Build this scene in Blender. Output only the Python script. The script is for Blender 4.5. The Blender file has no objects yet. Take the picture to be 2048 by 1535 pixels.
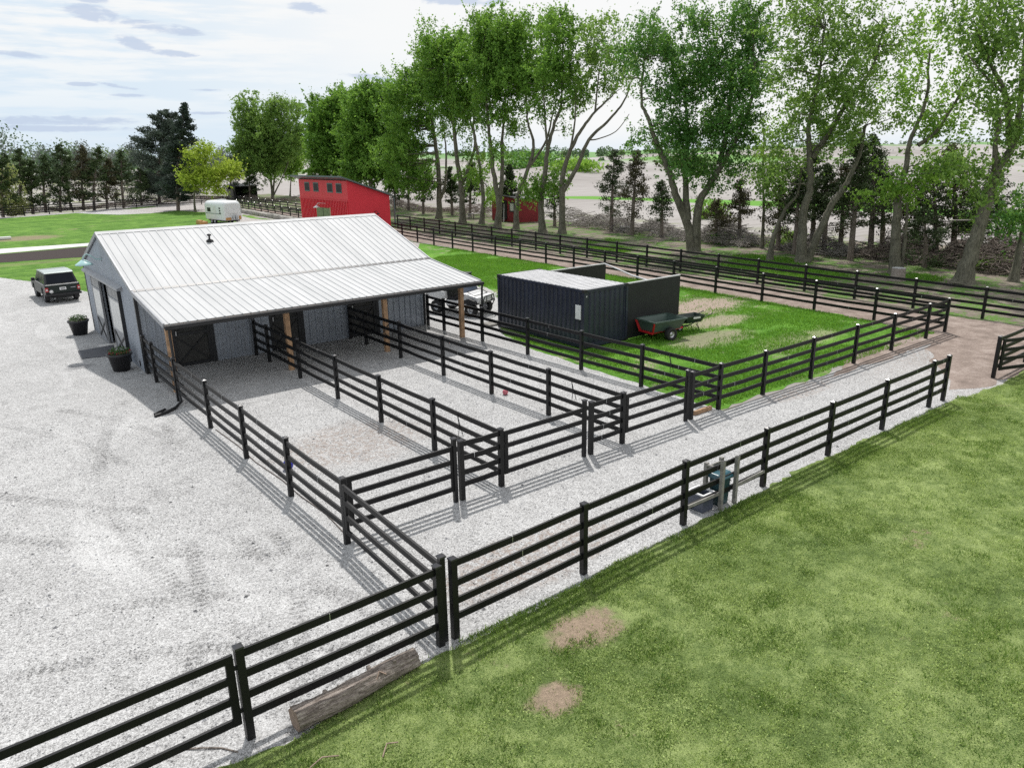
import bpy, bmesh, math, random
import numpy as np
from mathutils import Vector, Matrix, noise as mnoise
from mathutils.geometry import tessellate_polygon
random.seed(7); RNG=np.random.default_rng(7)
PI=math.pi
scene=bpy.context.scene
COL=scene.collection
# ---------------------------------------------------------------- camera
cam_d=bpy.data.cameras.new('camera'); cam=bpy.data.objects.new('camera',cam_d); COL.objects.link(cam)
cam.matrix_world=Matrix(((0.784817,0.194095,-0.588549,0),(-0.619530,0.221711,-0.753012,0),(-0.015668,0.955600,0.294250,7.8518),(0,0,0,1)))
cam_d.sensor_fit='HORIZONTAL'; cam_d.sensor_width=36.0; cam_d.lens=36.0*1489.516/2048
cam_d.clip_start=0.1; cam_d.clip_end=6000
scene.camera=cam
scene.view_settings.view_transform='Standard'; scene.view_settings.look='None'
scene.view_settings.exposure=0.0; scene.view_settings.gamma=1.0
scene.render.engine='CYCLES'
scene.cycles.use_denoising=False
scene.cycles.max_bounces=6; scene.cycles.diffuse_bounces=3; scene.cycles.transparent_max_bounces=6
scene.cycles.transmission_bounces=3; scene.cycles.glossy_bounces=2
scene.cycles.caustics_reflective=False; scene.cycles.caustics_refractive=False
# ---------------------------------------------------------------- light
SUN_DIR=Vector((0.32,0.52,1.0)).normalized(); SUN_EL=math.asin(SUN_DIR.z)
sd=bpy.data.lights.new('sun','SUN'); sd.energy=3.7; sd.angle=math.radians(1.2); sd.color=(1.0,0.965,0.92)
sun=bpy.data.objects.new('sun',sd); COL.objects.link(sun); sun.rotation_euler=SUN_DIR.to_track_quat('Z','Y').to_euler()
sun.location=(20,40,60)
# ---------------------------------------------------------------- node helper
class N:
    def __init__(s,nt): s.t=nt; s.nodes=nt.nodes; s.l=nt.links
    def put(s,sock,v):
        if v is None: return
        if hasattr(v,'is_output') : s.l.new(v,sock)
        else:
            if sock.type=='RGBA' and hasattr(v,'__len__') and len(v)==3: v=(*v,1)
            sock.default_value=v
    def math(s,op,a,b=None,c=None,clamp=False):
        n=s.nodes.new('ShaderNodeMath'); n.operation=op; n.use_clamp=clamp
        s.put(n.inputs[0],a); s.put(n.inputs[1],b); s.put(n.inputs[2],c); return n.outputs[0]
    def vmath(s,op,a,b=None,out=0):
        n=s.nodes.new('ShaderNodeVectorMath'); n.operation=op; s.put(n.inputs[0],a); s.put(n.inputs[1],b); return n.outputs[out]
    def pos(s): return s.nodes.new('ShaderNodeNewGeometry').outputs['Position']
    def obj(s): return s.nodes.new('ShaderNodeTexCoord').outputs['Object']
    def sep(s,v):
        n=s.nodes.new('ShaderNodeSeparateXYZ'); s.put(n.inputs[0],v); return n.outputs
    def noise(s,vec,scale,detail=3,rough=.55,dist=0,out='Fac'):
        n=s.nodes.new('ShaderNodeTexNoise'); s.put(n.inputs['Vector'],vec); n.inputs['Scale'].default_value=scale
        n.inputs['Detail'].default_value=detail; n.inputs['Roughness'].default_value=rough; n.inputs['Distortion'].default_value=dist
        return n.outputs[out]
    def vor(s,vec,scale,out='Color',feature='F1'):
        n=s.nodes.new('ShaderNodeTexVoronoi'); n.feature=feature; s.put(n.inputs['Vector'],vec); n.inputs['Scale'].default_value=scale
        return n.outputs[out]
    def ramp(s,f,stops,interp='LINEAR'):
        n=s.nodes.new('ShaderNodeValToRGB'); s.put(n.inputs[0],f); e=n.color_ramp.elements; n.color_ramp.interpolation=interp
        while len(e)<len(stops): e.new(.5)
        for el,(p,c) in zip(e,stops):
            el.position=p; el.color=(*c,1) if hasattr(c,'__len__') else (c,c,c,1)
        return n.outputs[0]
    def mix(s,f,a,b,mode='MIX'):
        n=s.nodes.new('ShaderNodeMix'); n.data_type='RGBA'; n.blend_type=mode; n.clamp_factor=True
        s.put(n.inputs[0],f); s.put(n.inputs[6],a); s.put(n.inputs[7],b); return n.outputs[2]
    def mrange(s,v,a,b,c=0,d=1,smooth=True):
        n=s.nodes.new('ShaderNodeMapRange'); n.interpolation_type='SMOOTHSTEP' if smooth else 'LINEAR'
        for i,x in enumerate((v,a,b,c,d)): s.put(n.inputs[i],x)
        return n.outputs[0]
    def scale(s,v,x,y,z):
        n=s.nodes.new('ShaderNodeMapping'); s.put(n.inputs[0],v); n.inputs['Scale'].default_value=(x,y,z); return n.outputs[0]
    def attr(s,name,out='Fac'):
        n=s.nodes.new('ShaderNodeAttribute'); n.attribute_name=name; return n.outputs[out]
    def bump(s,h,strength=.5,dist=.02):
        n=s.nodes.new('ShaderNodeBump'); s.put(n.inputs['Height'],h); n.inputs['Strength'].default_value=strength; n.inputs['Distance'].default_value=dist; return n.outputs[0]
def material(name):
    m=bpy.data.materials.new(name); m.use_nodes=True; n=N(m.node_tree); b=m.node_tree.nodes['Principled BSDF']; return m,n,b
def simple(name,c,rough=.6,metal=0,var=.15,vscale=3,bump=0,bscale=40,spec=.5,coat=0):
    m,n,b=material(name); p=n.obj()
    f=n.noise(p,vscale,4)
    lo=tuple(x*(1-var) for x in c); hi=tuple(min(1,x*(1+var)) for x in c)
    n.put(b.inputs['Base Color'],n.ramp(f,[(.3,lo),(.7,hi)]))
    b.inputs['Roughness'].default_value=rough; b.inputs['Metallic'].default_value=metal
    b.inputs['Specular IOR Level'].default_value=spec
    if coat: b.inputs['Coat Weight'].default_value=coat; b.inputs['Coat Roughness'].default_value=.08
    if bump: n.put(b.inputs['Normal'],n.bump(n.noise(p,bscale,3),bump,.01))
    return m
# ---------------------------------------------------------------- world
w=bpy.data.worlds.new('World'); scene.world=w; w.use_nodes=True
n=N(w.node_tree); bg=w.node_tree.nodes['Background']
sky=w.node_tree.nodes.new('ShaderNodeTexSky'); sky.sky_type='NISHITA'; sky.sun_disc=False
sky.sun_elevation=SUN_EL; sky.sun_rotation=math.atan2(SUN_DIR.x,SUN_DIR.y); sky.altitude=300; sky.air_density=1.0; sky.dust_density=2.0
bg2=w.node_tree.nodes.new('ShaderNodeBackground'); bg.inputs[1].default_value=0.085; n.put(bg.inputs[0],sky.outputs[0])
d=w.node_tree.nodes.new('ShaderNodeTexCoord').outputs['Generated']
X,Y,Z=n.sep(d)
FHX,FHY,RHX,RHY=0.6196057,0.7849132,0.7849132,-0.6196057
fw=n.math('ADD',n.math('MULTIPLY',X,FHX),n.math('MULTIPLY',Y,FHY)); rt=n.math('ADD',n.math('MULTIPLY',X,RHX),n.math('MULTIPLY',Y,RHY))
az=n.math('ARCTAN2',rt,fw); el=n.math('ARCSINE',Z)
cmb=w.node_tree.nodes.new('ShaderNodeCombineXYZ'); n.put(cmb.inputs[0],az); n.put(cmb.inputs[1],n.math('MULTIPLY',el,3.2)); n.put(cmb.inputs[2],0.3)
q=cmb.outputs[0]
wob=n.math('SUBTRACT',n.noise(q,24,6,.62,.6),.5)
wob2=n.math('SUBTRACT',n.noise(n.scale(q,1,1.8,1),75,5,.65),.5)
thin=n.noise(n.scale(q,1,2.6,1),7,6,.6)
def cloud(a0,e0,ra,re,tilt,s0=.45,s1=1.25):
    ra*=1.15; re*=1.2
    da=n.math('SUBTRACT',az,a0); de=n.math('SUBTRACT',el,e0); de=n.math('SUBTRACT',de,n.math('MULTIPLY',da,tilt))
    x=n.math('DIVIDE',da,ra); y=n.math('DIVIDE',de,re)
    r=n.math('ADD',n.math('MULTIPLY',x,x),n.math('MULTIPLY',y,y)); r=n.math('ADD',r,n.math('MULTIPLY',wob,3.4)); r=n.math('ADD',r,n.math('MULTIPLY',wob2,1.4))
    return n.mrange(r,s1,s0-.3)
cl=None
for c in ((-.462,.151,.036,.0075,-.16),(-.405,.1415,.044,.0055,-.10),(-.432,.1235,.018,.006,-.25),(-.395,.1155,.026,.0035,-.05),(-.547,.1085,.026,.0028,-.06),(-.238,.1665,.023,.0055,-.12),(-.058,.178,.05,.006,-.03),(-.172,.092,.03,.0045,-.15),(-.51,.043,.075,.0045,0),(-.54,.035,.09,.003,0),(-.455,.0795,.020,.002,-.15),(-.445,.0705,.02,.0016,0),(-.49,.081,.014,.002,0),(-.365,.0775,.018,.0014,0),(-.47,.165,.018,.0025,0),(-.36,.052,.03,.0016,0)):
    v=cloud(*c); cl=v if cl is None else n.math('MAXIMUM',cl,v)
base=n.ramp(n.mrange(el,0,.3),[(0,(.74,.84,.93)),(.14,(.85,.91,.955)),(.36,(.925,.945,.955)),(1,(.95,.955,.955))])
leftblue=n.math('MULTIPLY',n.mrange(az,-.12,-.5),n.mrange(thin,.60,.40))
base=n.mix(n.math('MULTIPLY',leftblue,.9),base,(.70,.82,.93))
base=n.mix(n.math('MULTIPLY',n.mrange(az,-.25,.1),n.mrange(el,-.02,.04)),base,(.95,.955,.955))
colr=n.mix(n.math('MULTIPLY',n.math('POWER',cl,1.6),.8),base,(.55,.64,.80))
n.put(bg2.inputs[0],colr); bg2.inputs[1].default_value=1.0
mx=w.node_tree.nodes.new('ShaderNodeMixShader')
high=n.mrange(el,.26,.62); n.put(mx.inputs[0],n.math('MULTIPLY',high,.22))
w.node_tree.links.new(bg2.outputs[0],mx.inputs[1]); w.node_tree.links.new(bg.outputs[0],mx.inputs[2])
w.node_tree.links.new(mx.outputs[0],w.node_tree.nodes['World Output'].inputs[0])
# ---------------------------------------------------------------- mesh helpers
class MB:
    def __init__(s): s.v=[]; s.f=[]; s.sm=[]
    def add(s,vs,fs,smooth=False):
        o=len(s.v); s.v+= [tuple(v) for v in vs]; s.f+=[tuple(i+o for i in f) for f in fs]; s.sm+=[smooth]*len(fs); return s
    def box(s,x0,x1,y0,y1,z0,z1):
        vs=[(x,y,z) for z in (z0,z1) for y in (y0,y1) for x in (x0,x1)]
        return s.add(vs,[(0,2,3,1),(4,5,7,6),(0,1,5,4),(2,6,7,3),(0,4,6,2),(1,3,7,5)])
    def hexa(s,p): # 8 points bottom4 (ccw) + top4
        return s.add(p,[(3,2,1,0),(4,5,6,7),(0,1,5,4),(1,2,6,5),(2,3,7,6),(3,0,4,7)])
    def bar(s,a,b,w,h,up=(0,0,1)):
        a=Vector(a);b=Vector(b);d=(b-a).normalized();u=Vector(up)
        if abs(d.dot(u))>.99:u=Vector((1,0,0))
        r=d.cross(u).normalized()*w/2;u=r.cross(d).normalized()*h/2
        return s.hexa([a-r-u,a+r-u,b+r-u,b-r-u,a-r+u,a+r+u,b+r+u,b-r+u])
    def tube(s,pts,rad,n=8,cap=True,smooth=True):
        P=[Vector(p) for p in pts]
        if not hasattr(rad,'__len__'): rad=[rad]*len(P)
        vs=[];ref=None
        for i,p in enumerate(P):
            d=(P[min(i+1,len(P)-1)]-P[max(i-1,0)])
            d=d.normalized() if d.length>1e-9 else Vector((0,0,1))
            if ref is None: ref=Vector((1,0,0)) if abs(d.x)<.8 else Vector((0,1,0))
            r=(ref-d*ref.dot(d)).normalized(); ref=r; u=d.cross(r)
            for k in range(n):
                a=2*PI*k/n; vs.append(p+(r*math.cos(a)+u*math.sin(a))*rad[i])
        fs=[(i*n+k,i*n+(k+1)%n,(i+1)*n+(k+1)%n,(i+1)*n+k) for i in range(len(P)-1) for k in range(n)]
        s.add(vs,fs,smooth)
        if cap: s.add(vs[:n],[tuple(range(n-1,-1,-1))]); s.add(vs[-n:],[tuple(range(n))])
        return s
    def lathe(s,prof,c=(0,0,0),axis='z',n=20,smooth=True):
        vs=[]
        for r,h in prof:
            for k in range(n):
                a=2*PI*k/n; x,y=r*math.cos(a),r*math.sin(a)
                p=(x,y,h) if axis=='z' else ((h,x,y) if axis=='x' else (x,h,y)); vs.append((p[0]+c[0],p[1]+c[1],p[2]+c[2]))
        fs=[(i*n+k,i*n+(k+1)%n,(i+1)*n+(k+1)%n,(i+1)*n+k) for i in range(len(prof)-1) for k in range(n)]
        return s.add(vs,fs,smooth)
    def prism(s,prof,a0,a1,axis='x',tap=None): # prof list of 2D pts (the other two axes in order)
        vs=[]
        for a in (a0,a1):
            for (p,q) in prof:
                v=(a,p,q) if axis=='x' else ((p,a,q) if axis=='y' else (p,q,a))
                vs.append(tap(v) if tap else v)
        n=len(prof)
        fs=[tuple(range(n-1,-1,-1)),tuple(range(n,2*n))]+[(k,(k+1)%n,n+(k+1)%n,n+k) for k in range(n)]
        return s.add(vs,fs)
    def build(s,name,mat,parent=None,origin=None,bevel=0):
        me=bpy.data.meshes.new(name); V=s.v
        if origin is None and parent is not None and parent.get('_w'): origin=tuple(root_of(parent).location)
        if origin is not None: V=[(a-origin[0],b-origin[1],c-origin[2]) for a,b,c in V]
        me.from_pydata(V,[],s.f); me.polygons.foreach_set('use_smooth',s.sm)
        bm=bmesh.new(); bm.from_mesh(me); bmesh.ops.recalc_face_normals(bm,faces=bm.faces); bm.to_mesh(me); bm.free()
        if mat is not None: me.materials.append(mat)
        o=bpy.data.objects.new(name,me); COL.objects.link(o)
        if parent is not None:
            o.parent=parent
            if parent.get('_w'): o['_w']=1
        if bevel:
            md=o.modifiers.new('bevel','BEVEL'); md.width=bevel; md.segments=2; md.limit_method='ANGLE'
        return o
def root_of(o):
    while o.parent: o=o.parent
    return o
def thing(name,label,cat,loc=(0,0,0),rz=0,group=None,world=True):
    o=bpy.data.objects.new(name,None); o.empty_display_size=.2; COL.objects.link(o); o.location=loc; o.rotation_euler=(0,0,rz)
    o['label']=label; o['category']=cat
    if group:o['group']=group
    if world: o['_w']=1
    return o
def tag(o,label=None,cat=None,group=None,kind=None):
    if label:o['label']=label
    if cat:o['category']=cat
    if group:o['group']=group
    if kind:o['kind']=kind
    return o
def copy_tree(o,parent=None):
    c=o.copy(); COL.objects.link(c)
    if parent is not None: c.parent=parent
    for ch in list(o.children): copy_tree(ch,c)
    return c
def quads(name,P,tint,mat,parent=None,nv=4):
    """P (n,nv,3) float array: one mesh of many small faces, tint per face"""
    k=len(P); me=bpy.data.meshes.new(name); me.vertices.add(k*nv); me.loops.add(k*nv); me.polygons.add(k)
    me.vertices.foreach_set('co',np.ascontiguousarray(P,dtype=np.float32).ravel())
    me.loops.foreach_set('vertex_index',np.arange(k*nv,dtype=np.int32))
    me.polygons.foreach_set('loop_start',np.arange(0,k*nv,nv,dtype=np.int32))
    try: me.polygons.foreach_set('loop_total',np.full(k,nv,dtype=np.int32))
    except Exception: pass
    me.update(calc_edges=True)
    a=me.attributes.new('tint','FLOAT','FACE'); a.data.foreach_set('value',np.asarray(tint,dtype=np.float32))
    me.materials.append(mat); o=bpy.data.objects.new(name,me); COL.objects.link(o)
    if parent is not None:o.parent=parent
    return o
def vnoise(x,y,scale,seed=0,octs=3):
    """fractal value noise 0..1 on arrays"""
    x=np.asarray(x)*scale; y=np.asarray(y)*scale; tot=0; amp=1; s=0
    for o in range(octs):
        xi=np.floor(x).astype(np.int64); yi=np.floor(y).astype(np.int64); fx=x-xi; fy=y-yi; fx=fx*fx*(3-2*fx); fy=fy*fy*(3-2*fy)
        def h(a,b):
            v=(a*374761393+b*668265263+(seed+o)*1442695041)&0x7fffffff; v=((v^(v>>13))*1274126177)&0x7fffffff; v=v^(v>>16); return (v&0xffff)/65535.0
        v=(h(xi,yi)*(1-fx)+h(xi+1,yi)*fx)*(1-fy)+(h(xi,yi+1)*(1-fx)+h(xi+1,yi+1)*fx)*fy
        tot=tot+v*amp; s+=amp; amp*=.5; x=x*2; y=y*2
    return tot/s
def inpoly(x,y,poly):
    c=np.zeros(len(x),bool); j=len(poly)-1
    for i in range(len(poly)):
        xi,yi=poly[i];xj,yj=poly[j]
        if yi!=yj: c^=((yi>y)!=(yj>y))&(x<(xj-xi)*(y-yi)/(yj-yi)+xi)
        j=i
    return c
def sheet(name,outline,z,mat,jit=.12,step=.35,kind='structure'):
    pts=[]
    n_=len(outline)
    for i in range(n_):
        a=Vector(outline[i]);b=Vector(outline[(i+1)%n_]); L=(b-a).length; k=max(1,min(400,int(L/step)))
        for t in range(k): pts.append(a.lerp(b,t/k))
    P=[]
    for p in pts:
        f=jit
        nx=mnoise.noise(Vector((p.x*.9,p.y*.9,z*900)))*f*1.3+mnoise.noise(Vector((p.x*4,p.y*4,z*700)))*f*.7
        ny=mnoise.noise(Vector((p.x*.9+9,p.y*.9,z*900)))*f*1.3+mnoise.noise(Vector((p.x*4+5,p.y*4,z*700)))*f*.7
        P.append(Vector((p.x+nx,p.y+ny,0)))
    tris=tessellate_polygon([P]); me=bpy.data.meshes.new(name); me.from_pydata([(p.x,p.y,z) for p in P],[],[tuple(t) for t in tris])
    bm=bmesh.new(); bm.from_mesh(me)
    for f in bm.faces:
        if f.normal.z<0: f.normal_flip()
    bm.to_mesh(me); bm.free()
    me.materials.append(mat); o=bpy.data.objects.new(name,me); COL.objects.link(o); o['kind']=kind; return o
# ================================================================ ground materials
def ell(n,P,cx,cy,rx,ry,nz,k=.6):
    x=n.math('DIVIDE',n.math('SUBTRACT',P[0],cx),rx); y=n.math('DIVIDE',n.math('SUBTRACT',P[1],cy),ry)
    r=n.math('ADD',n.math('MULTIPLY',x,x),n.math('MULTIPLY',y,y)); r=n.math('ADD',r,n.math('MULTIPLY',n.math('SUBTRACT',nz,.5),k*4))
    return n.mrange(r,1.5,.3)
def gravel_mat(name,tone=1.0,tracks=True):
    m,n,b=material(name); p=n.pos(); P=n.sep(p)
    v1=n.sep(n.vor(p,38,'Color'))[0]; v2=n.sep(n.vor(p,70,'Color'))[1]; f0=n.noise(p,90,2,.7); big=n.noise(p,.35,5,.6); mid=n.noise(p,2.2,5,.65)
    v3=n.noise(n.scale(p,1,1.6,1),12,4,.8)
    g=n.math('ADD',n.math('MULTIPLY',v1,.32),n.math('MULTIPLY',v2,.28)); g=n.math('ADD',g,n.math('MULTIPLY',f0,.2)); g=n.math('ADD',g,n.math('MULTIPLY',v3,.30))
    g=n.math('ADD',g,n.math('MULTIPLY',n.math('SUBTRACT',mid,.5),.26)); g=n.math('ADD',g,n.math('MULTIPLY',n.math('SUBTRACT',big,.5),.22))
    h=g
    if tracks:
        T=None
        for cx,cy,R,w_ in ((24.0,17.5,20.0,.24),(24.0,17.5,21.7,.24),(-14,18,19.2,.22),(-14,18,17.5,.2),(-3.5,2.5,12.5,.2),(-3.5,2.5,10.9,.2),(30,42,38,.22),(30,42,36.3,.22)):
            dx=n.math('SUBTRACT',P[0],cx); dy=n.math('SUBTRACT',P[1],cy)
            dd=n.math('SQRT',n.math('ADD',n.math('MULTIPLY',dx,dx),n.math('MULTIPLY',dy,dy)))
            e=n.math('ABSOLUTE',n.math('SUBTRACT',dd,R)); band=n.mrange(e,w_,w_*.5)
            ang=n.math('ARCTAN2',dy,dx); tread=n.mrange(n.math('SINE',n.math('MULTIPLY',ang,R*2*PI/.16)),-.4,.6)
            keep=n.mrange(n.noise(p,.38,3,.6),.42,.56)
            t=n.math('MULTIPLY',n.math('MULTIPLY',band,keep),n.math('ADD',.35,n.math('MULTIPLY',tread,.65))); t=n.math('MULTIPLY',t,n.mrange(P[0],5.6,4.8))
            T=t if T is None else n.math('MAXIMUM',T,t)
        g=n.math('SUBTRACT',g,n.math('MULTIPLY',T,.15)); h=n.math('SUBTRACT',h,n.math('MULTIPLY',T,.5))
        rut=n.math('MULTIPLY',n.mrange(n.noise(n.scale(p,1.4,.35,1),.55,3,.5,.8),.55,.66),n.mrange(P[0],6,3)); g=n.math('ADD',g,n.math('MULTIPLY',rut,.09))
        rut2=n.math('MULTIPLY',n.mrange(n.noise(n.scale(p,1.3,.4,1),.7,4,.6,1.2),.57,.68),n.mrange(P[0],6.2,4)); g=n.math('SUBTRACT',g,n.math('MULTIPLY',rut2,.03))
    t=tone
    c=n.ramp(g,[(.20,(.08*t,.08*t,.08*t)),(.38,(.27*t,.268*t,.265*t)),(.54,(.41*t,.408*t,.405*t)),(.80,(.60*t,.60*t,.595*t))])
    # brown hay / manure stains
    dn=n.noise(p,1.1,5,.7); st=ell(n,P,8.7,18.6,2.2,1.6,dn,.5)
    st=n.math('MAXIMUM',st,n.math('MULTIPLY',ell(n,P,8.6,10.4,2.4,.9,dn,.5),1.0))
    st=n.math('MAXIMUM',st,ell(n,P,22.6,13.0,1.8,.55,dn,.4))
    st=n.math('MAXIMUM',st,n.math('MULTIPLY',n.mrange(P[0],22,33),1.0))
    st=n.math('MULTIPLY',st,n.mrange(n.noise(p,7,4,.8),.40,.62))
    c=n.mix(n.math('MULTIPLY',st,.6),c,n.mix(n.noise(p,25,2),(.20,.12,.085),(.36,.28,.22)))
    dark_spot=ell(n,P,4.1,33.3,.55,.35,dn,.15); c=n.mix(n.math('MULTIPLY',dark_spot,.5),c,(.13,.13,.14))  # small darker grey oval mixed into the gravel colour
    n.put(b.inputs['Base Color'],c); b.inputs['Roughness'].default_value=.95; b.inputs['Specular IOR Level'].default_value=.2
    n.put(b.inputs['Normal'],n.bump(h,.8,.035)); return m
def grass_mat(name,a,bcol,dirt=.15,patches=(),dirtcol=(.36,.27,.20),sc=1.0):
    m,n,b=material(name); p=n.pos(); P=n.sep(p)
    f=n.noise(p,45*sc,4,.75); g=n.noise(p,3.2*sc,5,.7); k=n.noise(p,.33,4,.6)
    t=n.math('ADD',n.math('MULTIPLY',f,.5),n.math('ADD',n.math('MULTIPLY',g,.35),n.math('MULTIPLY',k,.35)))
    c=n.ramp(t,[(.44,tuple(x*.30 for x in a)),(.56,a),(.66,bcol),(.82,tuple(min(1,x*1.6) for x in bcol))])
    dm=n.math('MULTIPLY',n.mrange(n.noise(p,.55*sc,6,.72),.62-dirt*.6,.72-dirt*.6),1.0)
    dm=n.math('MULTIPLY',dm,n.mrange(n.noise(p,11,3,.7),.40,.55))
    for (cx,cy,rx,ry,s_) in patches: dm=n.math('MAXIMUM',dm,n.math('MULTIPLY',ell(n,P,cx,cy,rx,ry,n.noise(p,2.2,5,.75),.8),s_))
    dc=n.ramp(n.noise(p,18,4,.7),[(.3,tuple(x*.6 for x in dirtcol)),(.7,dirtcol)])
    c=n.mix(dm,c,dc)
    n.put(b.inputs['Base Color'],c); b.inputs['Roughness'].default_value=.9; b.inputs['Specular IOR Level'].default_value=.15
    n.put(b.inputs['Normal'],n.bump(n.math('ADD',f,g),.9,.05)); return m
def dirt_mat(name,c0,c1,green=0):
    m,n,b=material(name); p=n.pos()
    t=n.math('ADD',n.math('MULTIPLY',n.noise(p,1.2,6,.7),.6),n.math('MULTIPLY',n.noise(p,16,4,.75),.4))
    c=n.ramp(t,[(.35,tuple(x*.55 for x in c0)),(.5,c0),(.68,c1)])
    if green:
        gm=n.mrange(n.noise(p,.5,6,.72),.60-green,.68-green); gm=n.math('MULTIPLY',gm,n.mrange(n.noise(p,9,3),.35,.5))
        c=n.mix(gm,c,n.ramp(n.noise(p,20,3,.7),[(.3,(.05,.12,.015)),(.7,(.14,.28,.05))]))
    n.put(b.inputs['Base Color'],c); b.inputs['Roughness'].default_value=.95; b.inputs['Specular IOR Level'].default_value=.15
    n.put(b.inputs['Normal'],n.bump(t,.8,.05)); return m
def field_mat():
    m,n,b=material('field_soil'); p=n.pos(); P=n.sep(p)
    rows=n.noise(n.scale(p,.02,.35,1),3,4,.6); big=n.noise(p,.012,5,.6); t=n.math('ADD',n.math('MULTIPLY',rows,.4),n.math('MULTIPLY',big,.6))
    c=n.ramp(t,[(.35,(.24,.22,.205)),(.5,(.35,.33,.315)),(.65,(.43,.41,.395))])
    near=n.mrange(P[0],75,62); nz=n.noise(p,.25,5,.7)
    c=n.mix(n.math('MULTIPLY',near,n.mrange(nz,.5,.6)),c,(.22,.25,.12))
    # grassed waterway and far green fields
    s=n.math('ADD',n.math('MULTIPLY',P[0],.965),n.math('MULTIPLY',P[1],-.05)); s=n.math('ADD',s,n.math('MULTIPLY',n.noise(p,.03,3),12))
    strip=n.math('MULTIPLY',n.mrange(n.math('ABSOLUTE',n.math('SUBTRACT',s,103)),7,4.5),n.mrange(P[1],160,130))
    far=n.mrange(n.noise(n.scale(p,1,1,0),.0028,2,.4),.52,.55); dist=n.math('ADD',n.math('MULTIPLY',P[0],.62),n.math('MULTIPLY',P[1],.785)); far=n.math('MULTIPLY',far,n.mrange(dist,380,460))
    c=n.mix(strip,c,(.13,.30,.05)); c=n.mix(far,c,(.16,.30,.09))
    c=n.mix(n.mrange(dist,700,900),c,(.17,.30,.12))
    n.put(b.inputs['Base Color'],c); b.inputs['Roughness'].default_value=1; b.inputs['Specular IOR Level'].default_value=.1; return m
M={}
M['gravel']=gravel_mat('pale_gravel',1.14); 
M['lawn_near']=grass_mat('near_lawn',(.14,.21,.06),(.33,.41,.15),.0,[(7.75,7.95,.75,.50,1),(6.2,7.0,.45,.32,1)],(.48,.37,.27),sc=1.0)
M['lawn_left']=grass_mat('mown_lawn',(.07,.17,.02),(.15,.28,.045),.06,[(9,97,3.5,3.2,.75),(3,72,30,1.0,.3)],sc=.35)
M['paddock']=grass_mat('paddock_grass',(.075,.21,.018),(.16,.34,.045),.13,[(31.6,24.6,3.6,1.9,1),(29.5,21.6,2.2,1.0,.8),(26.5,19.6,2.5,1.1,.6),(29,17,3,1,.5),(24,27,4,3,.3)],(.50,.40,.33))
M['lane']=dirt_mat('lane_dirt',(.27,.23,.20),(.42,.37,.33),.06)
M['trail']=dirt_mat('trail_dirt',(.27,.215,.185),(.44,.375,.335),.0)
M['verge']=dirt_mat('verge_ground',(.20,.17,.14),(.36,.31,.26),.13)
M['mulch']=simple('bark_mulch',(.030,.019,.016),1.0,var=.5,vscale=14,bump=.8,bscale=25)
M['concrete']=simple('pale_concrete',(.62,.61,.59),.85,var=.1,vscale=2)
M['field']=field_mat()
# ================================================================ ground
def gz(r,a):
    if r<150: return 0.0
    t=min(1,(r-150)/900); s=t*t*(3-2*t)
    return s*(7.5+5*math.sin(a*9+r*.004))+ (min(1,(r-150)/120))*1.6*math.sin(a*23+r*.021)-2.0*math.exp(-((r-230)/70)**2)
vs=[(0,0,0)];fs=[];R_=[3,8,15,25,40,60,80,105,130,150,170,190,215,240,270,300,340,380,430,490,560,640,740,860,1000,1200,1500,2000,2800,4200]; K=220
for r in R_:
    for k in range(K):
        a=2*PI*k/K; vs.append((r*math.cos(a),r*math.sin(a),gz(r,a)))
for k in range(K): fs.append((0,1+k,1+(k+1)%K))
for i in range(len(R_)-1):
    for k in range(K): fs.append((1+i*K+k,1+(i+1)*K+k,1+(i+1)*K+(k+1)%K,1+i*K+(k+1)%K))
mb=MB(); mb.add(vs,fs,True); tag(mb.build('ground',M['field']),kind='structure')
# sheets, each 4 mm above the one below
sheet('lawn_near',[(-14,9.0),(1.9,8.85),(2.6,8.7),(5,9.0),(6.6,8.95),(8.4,8.95),(9.8,9.2),(11.9,9.15),(14.2,9.1),(17.1,9.3),(20.6,9.2),(25.1,9.2),(27.5,8.9),(29.5,8.9),(60,9.3),(60,-10),(-14,-10)],.020,M['lawn_near'],.17,.12)
sheet('lawn_left',[(-60,40),(36,40),(36,84),(37.5,99),(38.5,118),(43,150),(30,148),(21,139),(10,135),(-20,124),(-60,110)],.004,M['lawn_left'],.3,1)
sheet('paddock_grass',[(18.7,13.6),(35.2,13.6),(36.2,30),(37,50),(37.4,66),(30,72),(22,60),(20,40),(18.7,30)],.0055,M['paddock'],.25,.5)
sheet('verge',[(36,7),(75,7),(66,30),(62,60),(62,95),(64,140),(66,175),(40,165),(42,120),(41.5,90),(40.4,60),(38,20)],.0065,M['verge'],.8,1)
GR=[(-60,8.2),(2.5,8.2),(5,8.3),(9,8.4),(14,8.6),(20,8.7),(25,8.8),(33,9.0),(33,13.4),(26,13.45),(21,13.35),(18.95,13.45),(19.0,15.7),(19.15,19),(19.3,22),(19.6,24.5),(20.2,26.5),(21,27.6),(24,29.8),(26.5,35.6),(28.4,41),(30.5,48),(33.5,56),(37.0,61),(38.0,72),(38.5,90),(38.6,97),(37.4,100),(36.6,104),(37.2,110),(41,119),(44,140),(48.4,167),(39,158.2),(29.7,150.0),(24,143),(21.4,140.5),(10,136),(-30,122),(-30,121),(10,134.6),(20.6,138.6),(22.3,133.8),(24.8,128.5),(29,127.5),(34,131),(36.5,120),(35.4,106),(33,100),(28.8,102),(28.1,98),(28.5,92),(26,70),(18,48),(9,47),(7.9,51),(7.5,55),(6.4,58.5),(4.1,64.6),(-4,70),(-60,90)]
sheet('gravel_yard',GR,.008,M['gravel'],.10,.25)
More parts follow.
